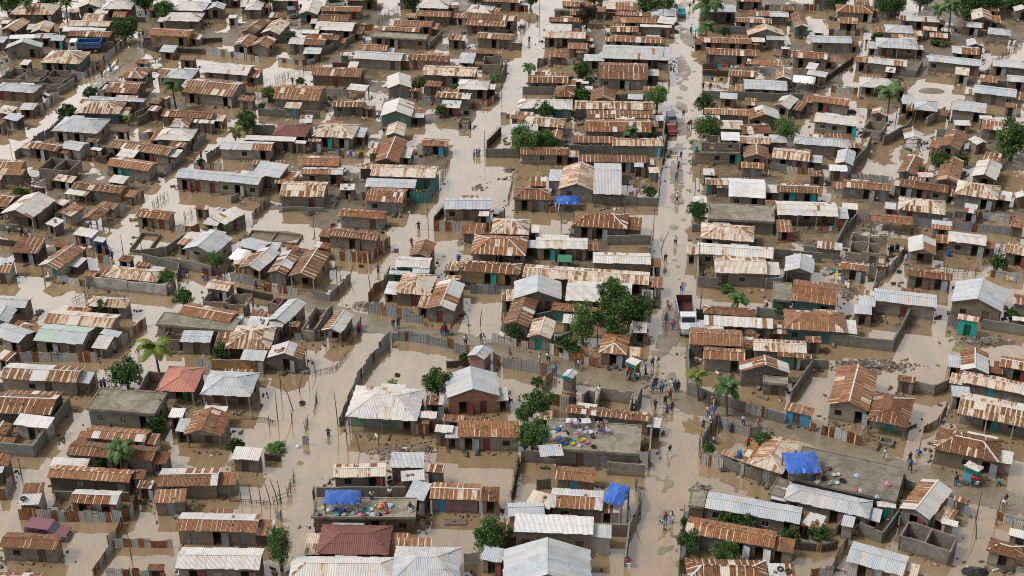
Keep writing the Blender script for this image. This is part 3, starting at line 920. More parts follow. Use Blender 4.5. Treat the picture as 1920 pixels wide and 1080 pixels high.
def fill_ops(root, a, b, ops, rg, dcode):
    a, b = Vector((a[0], a[1], 0)), Vector((b[0], b[1], 0)); x = (b-a).normalized(); n = Vector((x.y, -x.x, 0)); M = Matrix((x, -n, Vector((0, 0, 1)))).transposed()
    for (u0, u1, v0, v1, k) in ops:
        c = a + x*(u0+u1)/2 + Vector((0, 0, (v0+v1)/2)); wd, ht = u1-u0, v1-v0
        mb = MB()
        if k == 'door':
            if rg.random() < .45:
                mb.box(c - n*.10, (wd, .04, ht), mat=M)
                for q in (-.2, .2): mb.box(c - n*.07 + x*wd*q, (.05, .03, ht*.96), mat=M)
            else:
                hinge = a + x*u1 + Vector((0, 0, (v0+v1)/2)); ang = rg.uniform(.15, .6)   # leaf swung out
                y2 = (x*math.cos(ang) + n*math.sin(ang)).normalized(); n2 = Vector((y2.y, -y2.x, 0)); M2 = Matrix((y2, -n2, Vector((0, 0, 1)))).transposed()
                mb.box(hinge + y2*wd*.5 + n*.03, (wd*.96, .04, ht), mat=M2)
            code = dcode or rg.choice(['', '', '', '', '', '', '', 'g', 'g', 'g', 'g', 'r', 'r', 'L' if rg.random() < .4 else 'g', 'T' if rg.random() < .4 else ''])
            mb.build('door', DOORS[code], root)
        else:
            mb.box(c - n*.11, (wd, .03, ht), mat=M, m=1)
            for q in (-.5, 0, .5): mb.box(c - n*.06 + x*wd*q*.94, (.05, .05, ht), mat=M)
            for q in (-.5, .5): mb.box(c - n*.05 + Vector((0, 0, ht*q*.94)), (wd, .06, .05), mat=M)
            mb.build('window', [POSTW if rg.random() < .4 else DARKWOOD, BLACK if rg.random() < .6 else DOORS['g']], root)
def arch_posts(root, pts, z1, mat, z0=ZB):
    for p in pts:
        mb = MB(); mb.box((p[0], p[1], (z0+z1)/2), (.14, .14, z1-z0)); mb.box((p[0], p[1], z1-.08), (.24, .24, .14)); mb.build('post', mat, root)

HS = .80
GRP = {}
def gable(mb, a, b, apex, z0, m=0, th=.12):
    a, b = Vector((a[0], a[1], z0)), Vector((b[0], b[1], z0)); ap = Vector(apex)
    x = (b-a).normalized(); n = Vector((x.y, -x.x, 0))
    F = [a, b, ap]; Bk = [p - n*th for p in F]
    uvf = [(p.dot(x), p.z) for p in F]
    mb.poly(F, uvf, m=m); mb.poly(Bk[::-1], uvf[::-1], m=m)
    for k in range(3):
        k2 = (k+1) % 3; mb.poly([Bk[k], Bk[k2], F[k2], F[k]], None, m=m)

def house(t, fl, fr, ytop, h, st, wc, ex, idx, direct=None):
    rg = random.Random(idx*7919+13)
    zb = 0.0; dcode = ''
    for e in ex:
        if e.startswith('z'): zb = float(e[1:])*HS
        elif e in DOORS: dcode = e
    h = h*HS
    if wc == 'c' and t != 'u':
        k_ = rg.random(); wc = 'b' if k_ < .22 else ('h' if k_ < .45 else 'c')
    loc, rz, W, D = direct or solve(t, fl, fr, ytop, h)
    shed = t == 's'; 
    name = {'u': 'roofless_ruin', 'p': 'canopy', 's': 'shed', 'f': 'flat_roof_house'}.get(t, 'house')
    if t == 's' and W*D > 40: name = 'house'
    root = empty(name, (loc.x, loc.y, zb), rz)
    P = lambda *a: Vector(a)
    size = 'small ' if W*D < 14 else ('long ' if W > 2.1*D and W > 7 else ('big ' if W*D > 75 else ''))
    wn_ = WALLNAME.get(wc, 'grey')
    if t == 'u':
        low = h < 1.0
        zt = h - zb
        mb = MB(); cs = [(-W/2, -D/2), (W/2, -D/2), (W/2, D/2), (-W/2, D/2)]
        runs = [(cs[i], cs[(i+1) % 4], True) for i in range(4)]
        if W > 4.5: 
            nn = max(2, round(W/3.2))
            for k in range(1, nn): runs.append(((-W/2+k*W/nn, -D/2+TH), (-W/2+k*W/nn, D/2-TH), False))
        if D > 5.5: runs.append(((-W/2+TH, .13), (W/2-TH, .13), False))
        for a, b, outer in runs:
            L = math.hypot(b[0]-a[0], b[1]-a[1]); u = 0; x = ((b[0]-a[0])/L, (b[1]-a[1])/L)
            while u < L-.05:
                seg = min(rg.uniform(.8, 1.9), L-u); hh = zt*(rg.uniform(.72, 1.0) if wc == 'b' else rg.uniform(.93, 1.0))
                hole = rg.random() < .16 and not low and seg > .7
                p, q = (a[0]+x[0]*u, a[1]+x[1]*u), (a[0]+x[0]*(u+seg), a[1]+x[1]*(u+seg))
                wall_run(mb, p, q, ZB if zb == 0 else 0, hh, [(.1, seg-.1, -.2, hh*.75)] if hole and outer else ([(0.02, seg-.02, -.2, hh*.9)] if hole else []))
                u += seg
        mb.build('wall', WALL.get(wc, WALL['b']), root)
        fl_ = MB(); fl_.box((0, 0, -.1 if zb == 0 else .05), (W-.4, D-.4, .1)); fl_.build('floor', simple('mud_floor', (.16, .125, .085), .6), root)
        tag(root, ('low foundation walls' if low else f'{size}roofless {wn_}-walled shell'), 'ruin', (loc.x, loc.y, zt), 'roofless unfinished or ruined buildings')
        return root, W, D
    if t == 'p':
        mb = MB(); tarp = st in 'BTWyG'
        if tarp:
            nx, ny = 12, 8; g = {}
            ph = rg.uniform(0, 6)
            for i in range(nx+1):
                for j in range(ny+1):
                    x, y = (i/nx-.5)*W, (j/ny-.5)*D
                    e = min(i, nx-i, j*1.4, (ny-j)*1.4)
                    z = h - zb + .06*D*(j/ny) + .28*math.sin(math.pi*i/nx)*math.sin(math.pi*j/ny) - .16*abs(math.sin(1.5*math.pi*i/nx+ph))*math.sin(math.pi*j/ny) + .03*math.sin(i*1.3+ph)*math.cos(j*1.1) - (.22 if e == 0 else 0)*(1 if (i+j) % 2 else .4)
                    g[i, j] = P(x + .08*math.sin(j*2.1+ph), y + .08*math.sin(i*1.7), z)
            for i in range(nx):
                for j in range(ny):
                    mb.poly([g[i, j], g[i+1, j], g[i+1, j+1], g[i, j+1]], [(i, j), (i+1, j), (i+1, j+1), (i, j+1)])
                    q = P(0, 0, .03); mb.poly([g[i, j+1]-q, g[i+1, j+1]-q, g[i+1, j]-q, g[i, j]-q])
            sheet = mb.build('tarp', TARPS[st], root)
            for f in sheet.data.polygons: f.use_smooth = True
        else:
            slope(mb, P(-W/2, -D/2, h-zb), P(1, 0, 0), P(0, 1, .06).normalized(), W, D, None, None, st, rg); mb.build('roof_sheet', [TIN, WOOD], root)
        zp = h-zb-.1
        arch_posts(root, [(-W/2+.15, -D/2+.15), (W/2-.15, -D/2+.15), (W/2-.15, D/2-.15), (-W/2+.15, D/2-.15)], zp, WOOD, 0 if zb else ZB)
        cn = {'B': 'blue tarp canopy', 'W': 'white tarp canopy', 'T': 'teal awning', 'G': 'green tarp'}.get(st, ROOFLOOK[st] + ' canopy on posts')
        tag(root, cn, 'canopy', (loc.x, loc.y, h), 'open canopies on posts')
        return root, W, D
    ov = min(.3, D*.12); os_ = min(.22, W*.08)
    x0, x1, y0, y1 = -W/2+os_, W/2-os_, -D/2+ov, D/2-ov
    if t == 'f': x0, x1, y0, y1 = -W/2+.12, W/2-.12, -D/2+.3, D/2-.12
    rt = roof_geo(t, W, D, h)
    # --- roof
    mb = MB()
    X, Y = P(1, 0, 0), P(0, 1, 0)
    rm = roofmat(st)
    if t == 'g':
        rzz = rt[4][2]; L = math.hypot(D/2, rzz-h); v1 = P(0, D/2, rzz-h).normalized(); v2 = P(0, -D/2, rzz-h).normalized()
        slope(mb, P(-W/2, -D/2, h), X, v1, W, L, None, None, st, rg); slope(mb, P(W/2, D/2, h), -X, v2, W, L, None, None, st, rg)
        cap(mb, rt[4], rt[5], st, rg)
    elif t == 'x':
        rzz = rt[4][2]; L = math.hypot(W/2, rzz-h)
        slope(mb, P(-W/2, D/2, h), -Y, P(W/2, 0, rzz-h).normalized(), D, L, None, None, st, rg); slope(mb, P(W/2, -D/2, h), Y, P(-W/2, 0, rzz-h).normalized(), D, L, None, None, st, rg)
        cap(mb, rt[4], rt[5], st, rg)
    elif t == 'h':
        r0, r1 = P(*rt[4]), P(*rt[5]); rzz = r0.z - h
        if W >= D:
            m = W/2 - abs(r0.x); L = math.hypot(D/2, rzz)
            slope(mb, P(-W/2, -D/2, h), X, P(0, D/2, rzz).normalized(), W, L, L/m, L/m, st, rg); slope(mb, P(W/2, D/2, h), -X, P(0, -D/2, rzz).normalized(), W, L, L/m, L/m, st, rg)
            Ls = math.hypot(m, rzz); k = Ls/(D/2)
            slope(mb, P(W/2, -D/2, h), Y, P(-m, 0, rzz).normalized(), D, Ls, k, k, st, rg); slope(mb, P(-W/2, D/2, h), -Y, P(m, 0, rzz).normalized(), D, Ls, k, k, st, rg)
        else:
            m = D/2 - abs(r0.y); L = math.hypot(W/2, rzz)
            slope(mb, P(W/2, -D/2, h), Y, P(-W/2, 0, rzz).normalized(), D, L, L/m, L/m, st, rg); slope(mb, P(-W/2, D/2, h), -Y, P(W/2, 0, rzz).normalized(), D, L, L/m, L/m, st, rg)
            Ls = math.hypot(m, rzz); k = Ls/(W/2)
            slope(mb, P(-W/2, -D/2, h), X, P(0, m, rzz).normalized(), W, Ls, k, k, st, rg); slope(mb, P(W/2, D/2, h), -X, P(0, -m, rzz).normalized(), W, Ls, k, k, st, rg)
        cap(mb, r0, r1, st, rg)
        for c in rt[:4]:
            cap(mb, c, min((r0, r1), key=lambda q: (q-P(*c)).length), st, rg, .2)
    elif t == 's':
        rise = rt[2][2]-h
        slope(mb, P(-W/2, -D/2, h), X, P(0, D, rise).normalized(), W, math.hypot(D, rise), None, None, st, rg)
    if t == 'f':
        mb.box((0, 0, h-.12), (W, D, .24))
        for (cx, cy, sx, sy) in ((0, -D/2+.06, W, .12), (0, D/2-.06, W, .12), (-W/2+.06, 0, .12, D-.24), (W/2-.06, 0, .12, D-.24)): mb.box((cx, cy, h+.045), (sx, sy, .09))
        for k in range(int(W*D/16)):   # column stubs left for a further storey
            if rg.random() < .5: mb.box((rg.choice([-1, 1])*(W/2-.3), rg.uniform(-D/2+.3, D/2-.3), h+.2), (.16, .16, .4))
        mb.build('roof', CONCRETE, root)
    else:
        if st in 'ryRm' and rg.random() < .5:    # a loose sheet and stones holding it down
            for k in range(rg.randint(1, 3)):
                x = rg.uniform(-W*.35, W*.35); y = rg.uniform(-D*.3, D*.3)
                zz = {'g': h + .26*(D/2-abs(y)), 'x': h + .36*(W/2-abs(x)), 's': h + .13*(y+D/2)}.get(t)
                if zz: mb.box((x, y, zz+.10), (.35, .22, .16), rg.uniform(0, 3), col=(1, 1, 1, 1), m=1)
        if wc == '-': pass
        mb.build('roof', [rm, WOOD], root)
    # --- walls
    if wc == '-':
        xs = [x0+.05, 0, x1-.05] if W > 3.5 else [x0+.05, x1-.05]
        arch_posts(root, [(x, y) for x in xs for y in (y0+.05, (y0+y1)/2, y1-.05)], h-.05, WOOD)
        mb = MB()
        for y in (y0, y1): mb.box((0, y, h-.12), (x1-x0, .1, .1))
        for x in (x0, x1): mb.box((x, 0, h-.13), (.1, y1-y0, .1))
        for z in (.35, 1.0): mb.box((0, y0+.02, z), (x1-x0, .05, .06))
        mb.build('beam', WOOD, root)
    else:
        porch = (t in 'gxh' and D > 4.2 and rg.random() < .34)
        yf = y0 + (1.25 if porch else 0)
        mb = MB(); cs = [(x0, yf), (x1, yf), (x1, y1), (x0, y1)]
        corr = wc == 'X'
        zt = h - (.24 if t == 'f' else .10)
        allops = []
        for i in range(4):
            a, b = cs[i], cs[(i+1) % 4]
            L = math.hypot(b[0]-a[0], b[1]-a[1])
            ops = plan_ops(L, h, rg, i == 0) if i < 2 else []
            if t == 's' and W < 2.6: ops = [(L/2-.38, L/2+.38, -.2, min(1.6, h-.15), 'door')] if i == 0 and L > 1.2 else []
            inset = TH if i % 2 else 0
            d = ((b[0]-a[0])/L, (b[1]-a[1])/L)
            a2 = (a[0]+d[0]*inset, a[1]+d[1]*inset); b2 = (b[0]-d[0]*inset, b[1]-d[1]*inset)
            o2 = [(o[0]-inset, o[1]-inset, o[2], o[3]) for o in ops]
            ztt = zt
            if t == 's' and i == 2: ztt = rt[2][2]-.12
            wall_run(mb, a2, b2, ZB, ztt, o2)
            allops.append((a, b, ops))
        # gables
        if t == 'g':
            ap = rt[4][2]-.09; 
            gable(mb, (x1, yf if False else y0), (x1, y1), (x1, 0, ap - (.26*ov*.0)), zt); gable(mb, (x0, y1), (x0, y0), (x0, 0, ap), zt)
        elif t == 'x':
            ap = rt[4][2]-.09
            gable(mb, (x0, y0), (x1, y0), (0, y0, ap), zt); gable(mb, (x1, y1), (x0, y1), (0, y1, ap), zt)
        elif t == 's':
            r = rt[2][2]-h
            for xx in (x0, x1):
                sx = .12 if xx < 0 else -.12
                q = [P(xx, y0, zt), P(xx, y1, zt), P(xx, y1, zt+r*.93)]
                if xx < 0: q = q[::-1]
                q2 = [p+P(sx, 0, 0) for p in q]
                mb.poly(q, [(p.y, p.z) for p in q]); mb.poly(q2[::-1], [(p.y, p.z) for p in q2[::-1]])
        wm = TINWALL if corr else WALL[wc]
        if corr:
            for k in range(len(mb.c)): mb.c[k] = sheet_col('m', rg, 0, rg.random() < .4)
        mb.build('wall', wm, root)
        fm = MB(); fm.box((0, (yf+y1)/2, -.12), (x1-x0-.4, y1-yf-.4, .1)); fm.build('floor', simple('mud_floor', (.16, .125, .085), .6), root)
        for a, b, ops in allops[:2]: fill_ops(root, a, b, ops, rg, dcode)
        for sd in (0, 1, 2):      # lower tin lean-tos built on to the sides and back
            if t not in 'gxhs' or W*D < 14 or rg.random() > (.42 if sd else .28): continue
            eh = h*rg.uniform(.62, .84)
            if sd == 2: ew, ed = rg.uniform(1.8, min(3.6, W*.6)), rg.uniform(1.2, 2.0); ex0 = rg.uniform(x0, x1-ew); ey0 = y1+.02
            else: ew, ed = rg.uniform(1.2, 2.0), rg.uniform(1.6, min(3.2, D*.7)); ex0 = x1+.02 if sd else x0-ew-.02; ey0 = rg.uniform(y0, y1-ed)
            em = MB(); wall_run(em, (ex0, ey0), (ex0+ew, ey0), ZB, eh, [(.3, min(ew-.2, 1.0), -.2, eh*.85)] if rg.random() < .6 else [])
            wall_run(em, (ex0+ew, ey0+TH), (ex0+ew, ey0+ed-TH), ZB, eh, []); wall_run(em, (ex0+ew, ey0+ed), (ex0, ey0+ed), ZB, eh+.04, []); wall_run(em, (ex0, ey0+ed-TH), (ex0, ey0+TH), ZB, eh, [])
            tinx = rg.random() < .45
            if tinx:
                for k in range(len(em.c)): em.c[k] = sheet_col('m', rg, 0, rg.random() < .5)
            em.build('extension_wall', TINWALL if tinx else WALL[rg.choice('cbhd')], root)
            em = MB(); slope(em, P(ex0-.12, ey0-.2, eh+.03), X, P(0, ed, .1*ed).normalized(), ew+.24, ed+.25, None, None, rg.choice('rrRmysw'), rg); em.build('extension_roof', [TIN, WOOD], root)
        if porch:
            n = max(2, int((x1-x0)//2.6)+1)
            arch_posts(root, [(x0+.1+(x1-x0-.2)*k/(n-1), y0+.1) for k in range(n)], h-.08, POSTW if rg.random() < .5 else WOOD)
            bm_ = MB(); bm_.box((0, y0+.1, h-.14), (x1-x0, .12, .12)); bm_.build('beam', WOOD, root)
    rl = ROOFLOOK.get(st, 'rusty')
    tn = {'g': 'gabled', 'x': 'end-gabled', 'h': 'hipped', 's': 'lean-to'}.get(t)
    if t == 'f': look = f'{size}{wn_} flat-roofed concrete house'; cat = 'house'; g = 'flat-roofed concrete houses'
    elif name == 'shed': look = f'{size}{rl} {wn_} shed'; cat = 'shed'; g = 'single-pitch tin sheds'
    elif wc == '-': look = f'{rl} hut on poles'; cat = 'hut'; g = 'open huts on poles'
    elif t == 's': look = f'{size}{rl} single-pitch house'; cat = 'house'; g = 'tin-roofed houses'
    else: look = f'{size}{rl} {tn} {wn_} house'; cat = 'house'; g = 'tin-roofed houses'
    c = Vector((0, 0, h)) + Vector((loc.x, loc.y, 0))
    tag(root, look, cat, c, g)
    return root, W, D
TINWALL = tin('tin_wall', (.42, .42, .40), (.22, .28, .33))
def tiles(txt):
    ox = oy = 0
    for ln in txt.strip().splitlines():
        if ln[0] == '@': ox, oy = map(int, ln[1:].split()); continue
        yield ox, oy, ln.split()
HOUSES = []
for idx, (ox, oy, f) in enumerate(tiles(HOUSE_DATA)):
    q = [float(v)/4.8 for v in f[1:6]]
    t = f[0]
    st, wc, ex = ('c', f[7], f[8:]) if t in 'fu' else ((f[7], '-', f[8:]) if t == 'p' else (f[7], f[8], f[9:]))
    r, W_, D_ = house(t, (ox+q[0], oy+q[1]), (ox+q[2], oy+q[3]), oy+q[4], float(f[6]), st, wc, ex, idx)
    HOUSES.append((r, W_, D_))
FENCE_DATA = '''
@0 0
c 1.6 650 690 765 705 830 660 990 520 1150 380
m 1.5 1290 425 1400 470 1820 490
k 1.6 600 440 860 455 1030 430
k 1.7 530 860 680 770
c 1.6 290 1060 400 990 540 880
m 1.6 600 790 690 740
m 1.4 1170 190 1310 200
k 1.6 1225 1080 1460 960
t 1.5 1750 290 1860 320
@380 0
c 1.5 0 490 290 520 510 560
c 1.2 680 560 900 590 1040 560
k 1.6 1060 500 1370 370
c 1.5 1380 280 1540 275
t 1.6 1540 250 1760 100
t 1.2 1400 220 1540 215
m 1.5 1170 610 1370 620
t 1.4 340 930 450 920 630 800
k 1.6 510 1040 780 1060 1060 1070
t 1.4 650 740 870 650 1000 620
c 1.4 1110 850 1300 860
t 1.2 0 200 210 215
m 1.4 0 390 180 380
@760 0
k 1.8 1055 850 1380 855
m 1.4 1190 570 1530 580
c 1.4 1185 610 1250 575 1530 585
t 1.4 1040 300 1130 180
c 1.5 740 960 850 870
k 1.9 760 745 860 745 910 620
c 1.5 150 920 275 925
t 1.5 560 330 640 290
k 1.5 230 430 330 330
c 1.4 860 1070 940 1075
@1140 0
k 1.8 845 890 1770 925
k 1.9 1640 1060 1790 940
k 1.8 980 300 1250 310
m 1.5 850 620 990 625
c 1.5 1410 90 1900 95
k 1.8 60 920 330 925
k 1.6 440 620 545 640 550 780
m 1.6 850 680 1080 690
@1520 0
c 1.6 560 160 690 165 810 80
t 1.4 540 240 640 165 780 140
c 1.4 160 320 470 325 480 270
t 1.4 300 590 400 520 470 400
k 1.6 840 690 940 700 1000 600
c 1.5 1140 370 1390 375
m 1.5 100 760 380 560
t 1.4 1540 740 1640 590 1800 470 1910 390
k 1.6 1590 790 1780 790
c 1.4 180 830 420 850
@0 214
d 1.7 140 405 250 350 350 245 480 180 560 90
c 1.5 1250 225 1440 215
k 1.8 1250 100 1450 0
d 1.6 1740 340 1860 230
c 1.6 1750 500 1920 505
c 1.5 1170 830 1300 740
t 1.6 1370 850 1505 745
c 1.5 1030 940 1145 840
c 1.3 650 890 800 905
c 1.4 430 690 620 600
m 1.8 870 430 960 450 1010 400 960 360 870 370 870 430
m 1.2 220 640 300 700 410 710
k 1.3 500 960 620 880 650 850
k 1.4 0 1050 120 1060 170 1060
c 1.6 1480 560 1580 480
c 1.5 1580 1060 1720 1070 1800 1050
t 1.3 1660 950 1740 900
k 1.5 1560 480 1640 420
@380 214
c 1.6 0 500 180 510
d 1.6 40 430 160 350 180 330
k 2.0 450 180 660 190
c 1.4 450 950 610 790
k 0.9 720 880 860 870 1100 885
c 1.4 1310 770 1470 775
t 1.4 1320 680 1400 590
c 1.3 1000 395 1450 395
t 1.3 1440 330 1500 200
k 1.3 260 800 330 770
t 1.2 1190 860 1260 700
t 1.3 460 500 580 520
@760 214
k 1.9 730 390 1035 395
m 1.9 735 310 860 180
c 1.9 258 1055 790 1060 900 920
m 1.5 260 980 350 880
T 2.4 40 800 190 805 305 640
k 1.9 1480 360 1860 360
t 1.6 320 590 400 430
t 0.9 1280 650 1400 650
c 1.4 1300 890 1360 890
t 1.2 920 800 975 600
k 1.9 1700 810 2080 825
@1140 214
k 1.7 0 820 445 830 480 480
k 2.0 40 380 480 385 510 100
c 1.7 1165 500 1440 520
c 1.5 1600 530 1860 550
k 1.5 1450 500 1600 520
t 1.6 760 470 790 370
k 1.5 760 1060 830 1060
m 1.4 490 460 530 230
@1520 214
k 2.0 650 280 850 180 900 120
k 1.9 1040 110 1200 10
c 1.6 360 600 700 620
c 1.6 1500 940 1880 1000
d 1.6 960 1010 1270 1040 1850 1100
c 1.6 430 960 560 965
k 1.6 300 1080 410 960
k 2.1 360 520 490 390 540 260
t 1.0 160 645 310 650
k 1.3 1300 930 1490 940
k 1.5 1700 400 1800 300
k 1.6 1130 200 1260 210
@0 428
k 1.8 1478 340 1735 385 1910 430
w 2.0 860 540 1495 608 1560 545
c 1.4 520 490 620 500 770 530
t 1.4 640 690 760 640 870 540
c 1.5 1120 1045 1250 920 1320 870
c 1.4 890 310 1010 330
k 1.6 1600 480 1620 390 1290 300
w 1.8 860 540 860 460
m 1.4 0 150 160 170
k 1.7 1290 270 1500 250 1700 110
@380 428
m 1.6 0 420 90 425 200 440
d 1.7 255 470 380 500 520 530
c 1.6 570 570 720 590 855 605
m 1.5 310 590 640 660
d 1.5 995 640 1150 660 1250 570 1330 480
c 2.0 1190 285 1500 320 1690 150
d 2.0 1490 760 1610 780 1750 815 1920 850
c 1.8 1500 670 1540 600 1640 530 1690 420
d 1.6 1700 1010 1850 1020 1920 1025
k 1.8 640 1080 770 890
c 1.6 1330 1050 1430 880
k 1.8 1030 1010 1060 1010
c 1.5 830 1010 890 1010
c 1.5 1590 1100 1690 990
k 1.6 1060 880 1170 770
@760 428
d 1.7 590 590 970 600
d 1.7 -10 840 165 865
d 1.7 0 1010 210 1050 380 1080 440 1090
c 1.5 780 1020 1000 1065
c 1.4 1040 1080 1130 1085 1290 1110
t 1.5 880 960 900 780 960 610
k 1.8 1180 860 1330 830
k 1.6 1360 1060 1500 1010
t 1.4 480 600 510 500
@1140 428
k 1.8 0 150 385 145
k 2.0 815 530 985 545
k 1.9 1420 545 1560 540 1600 420
k 1.8 1495 270 1920 310
k 1.9 1330 985 1540 990 2550 1110 2720 790
k 1.8 420 700 400 350 385 100
k 1.8 790 820 870 810
k 1.8 1340 800 1620 830
k 1.8 810 520 800 240
@1520 428
k 2.0 -70 250 190 275 330 -10
c 1.6 600 470 720 400 850 220
k 1.8 1530 905 1920 970
d 2.0 1225 880 1330 885
t 1.5 1140 390 1270 410 1470 420 1590 300 1750 170
c 1.5 1610 440 1920 480
c 1.5 530 410 700 410
t 1.5 1180 220 1240 230
k 1.6 560 600 590 440
@0 642
c 1.9 -10 170 470 180 880 180
c 1.9 910 150 1040 70 1160 0
k 2.0 320 1030 490 800 640 600
k 2.0 -10 1010 320 1035
c 1.6 800 450 880 330
k 1.8 310 1030 390 890
c 1.5 1770 210 1900 240
@380 642
o 1.9 90 245 290 255 550 270
d 1.7 1240 760 1330 540 1400 370 1530 180 1690 30
t 0.9 1000 650 1030 480
t 1.5 930 830 950 700
t 0.6 330 690 560 700 660 730
t 0.7 980 290 1200 240 1310 100
m 1.3 560 1060 710 1070
d 1.4 900 920 965 930
@760 642
d 1.8 440 100 580 120
d 2.0 790 180 860 230
d 2.0 880 230 1000 250 1160 280 1310 320
c 1.7 1240 430 1330 320
c 1.9 1280 560 1470 590 1530 500
k 2.1 1600 580 1640 540 1700 560
b 1.9 1050 1075 1400 1090 1900 1110 2100 1115
m 1.4 370 230 570 220
c 1.9 1300 100 1560 195 1740 235
@1140 642
k 1.8 720 470 960 560 1100 590 1230 630
c 1.8 1230 630 1420 690
k 1.8 1420 690 1580 735
k 2.0 1640 540 1840 250
d 1.8 850 950 910 830 990 740 1060 790 1290 860 1380 850
k 1.7 250 600 300 480
c 1.6 1780 765 1865 805
k 1.9 720 470 720 300 705 60
b 2.0 370 1080 390 800 400 650
t 1.7 830 1060 820 900
@1520 642
c 1.8 95 830 270 880 440 935
t 1.4 440 920 520 810
c 1.5 0 790 45 810
b 1.8 900 440 1100 480 1240 420
c 1.2 1010 820 1130 760 1230 600
k 1.5 20 230 160 240
@0 855
c 1.9 175 575 470 590 1110 600
c 1.9 1110 600 1190 560 1250 400
c 1.4 980 800 1050 740 1110 610
c 1.3 1040 820 1300 825 1560 830
c 1.4 840 1090 960 920 1040 830
c 1.6 960 1110 1200 1110 1480 1100
b 1.5 520 400 1170 410
c 1.7 0 400 60 400 130 200
@380 855
k 1.7 1040 375 1830 370
c 1.6 1000 390 1010 330
k 1.6 970 800 1080 780
t 1.7 640 440 760 400 830 200
t 0.8 240 410 600 440
d 1.6 660 560 720 600
@760 855
m 1.6 960 400 1000 200 1020 60
k 1.6 1190 300 1310 290
b 1.9 1700 715 1920 720
c 1.5 530 960 670 960
@1140 855
b 2.0 0 165 330 190
c 1.8 830 80 930 100 1030 120
k 1.7 1030 110 1170 160 1280 200 1430 240 1560 280
b 1.9 0 720 175 725
k 1.6 150 1000 195 640
d 1.6 200 710 300 480 250 280
d 1.8 640 1080 660 800 690 500
c 1.4 1600 790 1920 870
b 1.6 800 550 870 560
@1520 855
k 1.8 440 710 635 785 780 590
c 1.4 1665 575 1840 625 1960 655
k 1.6 830 260 850 300 930 320
k 1.7 220 720 310 620
c 1.6 180 1080 260 900 340 800
m 1.4 -160 840 120 860 240 830
c 1.5 0 1100 200 1080
'''
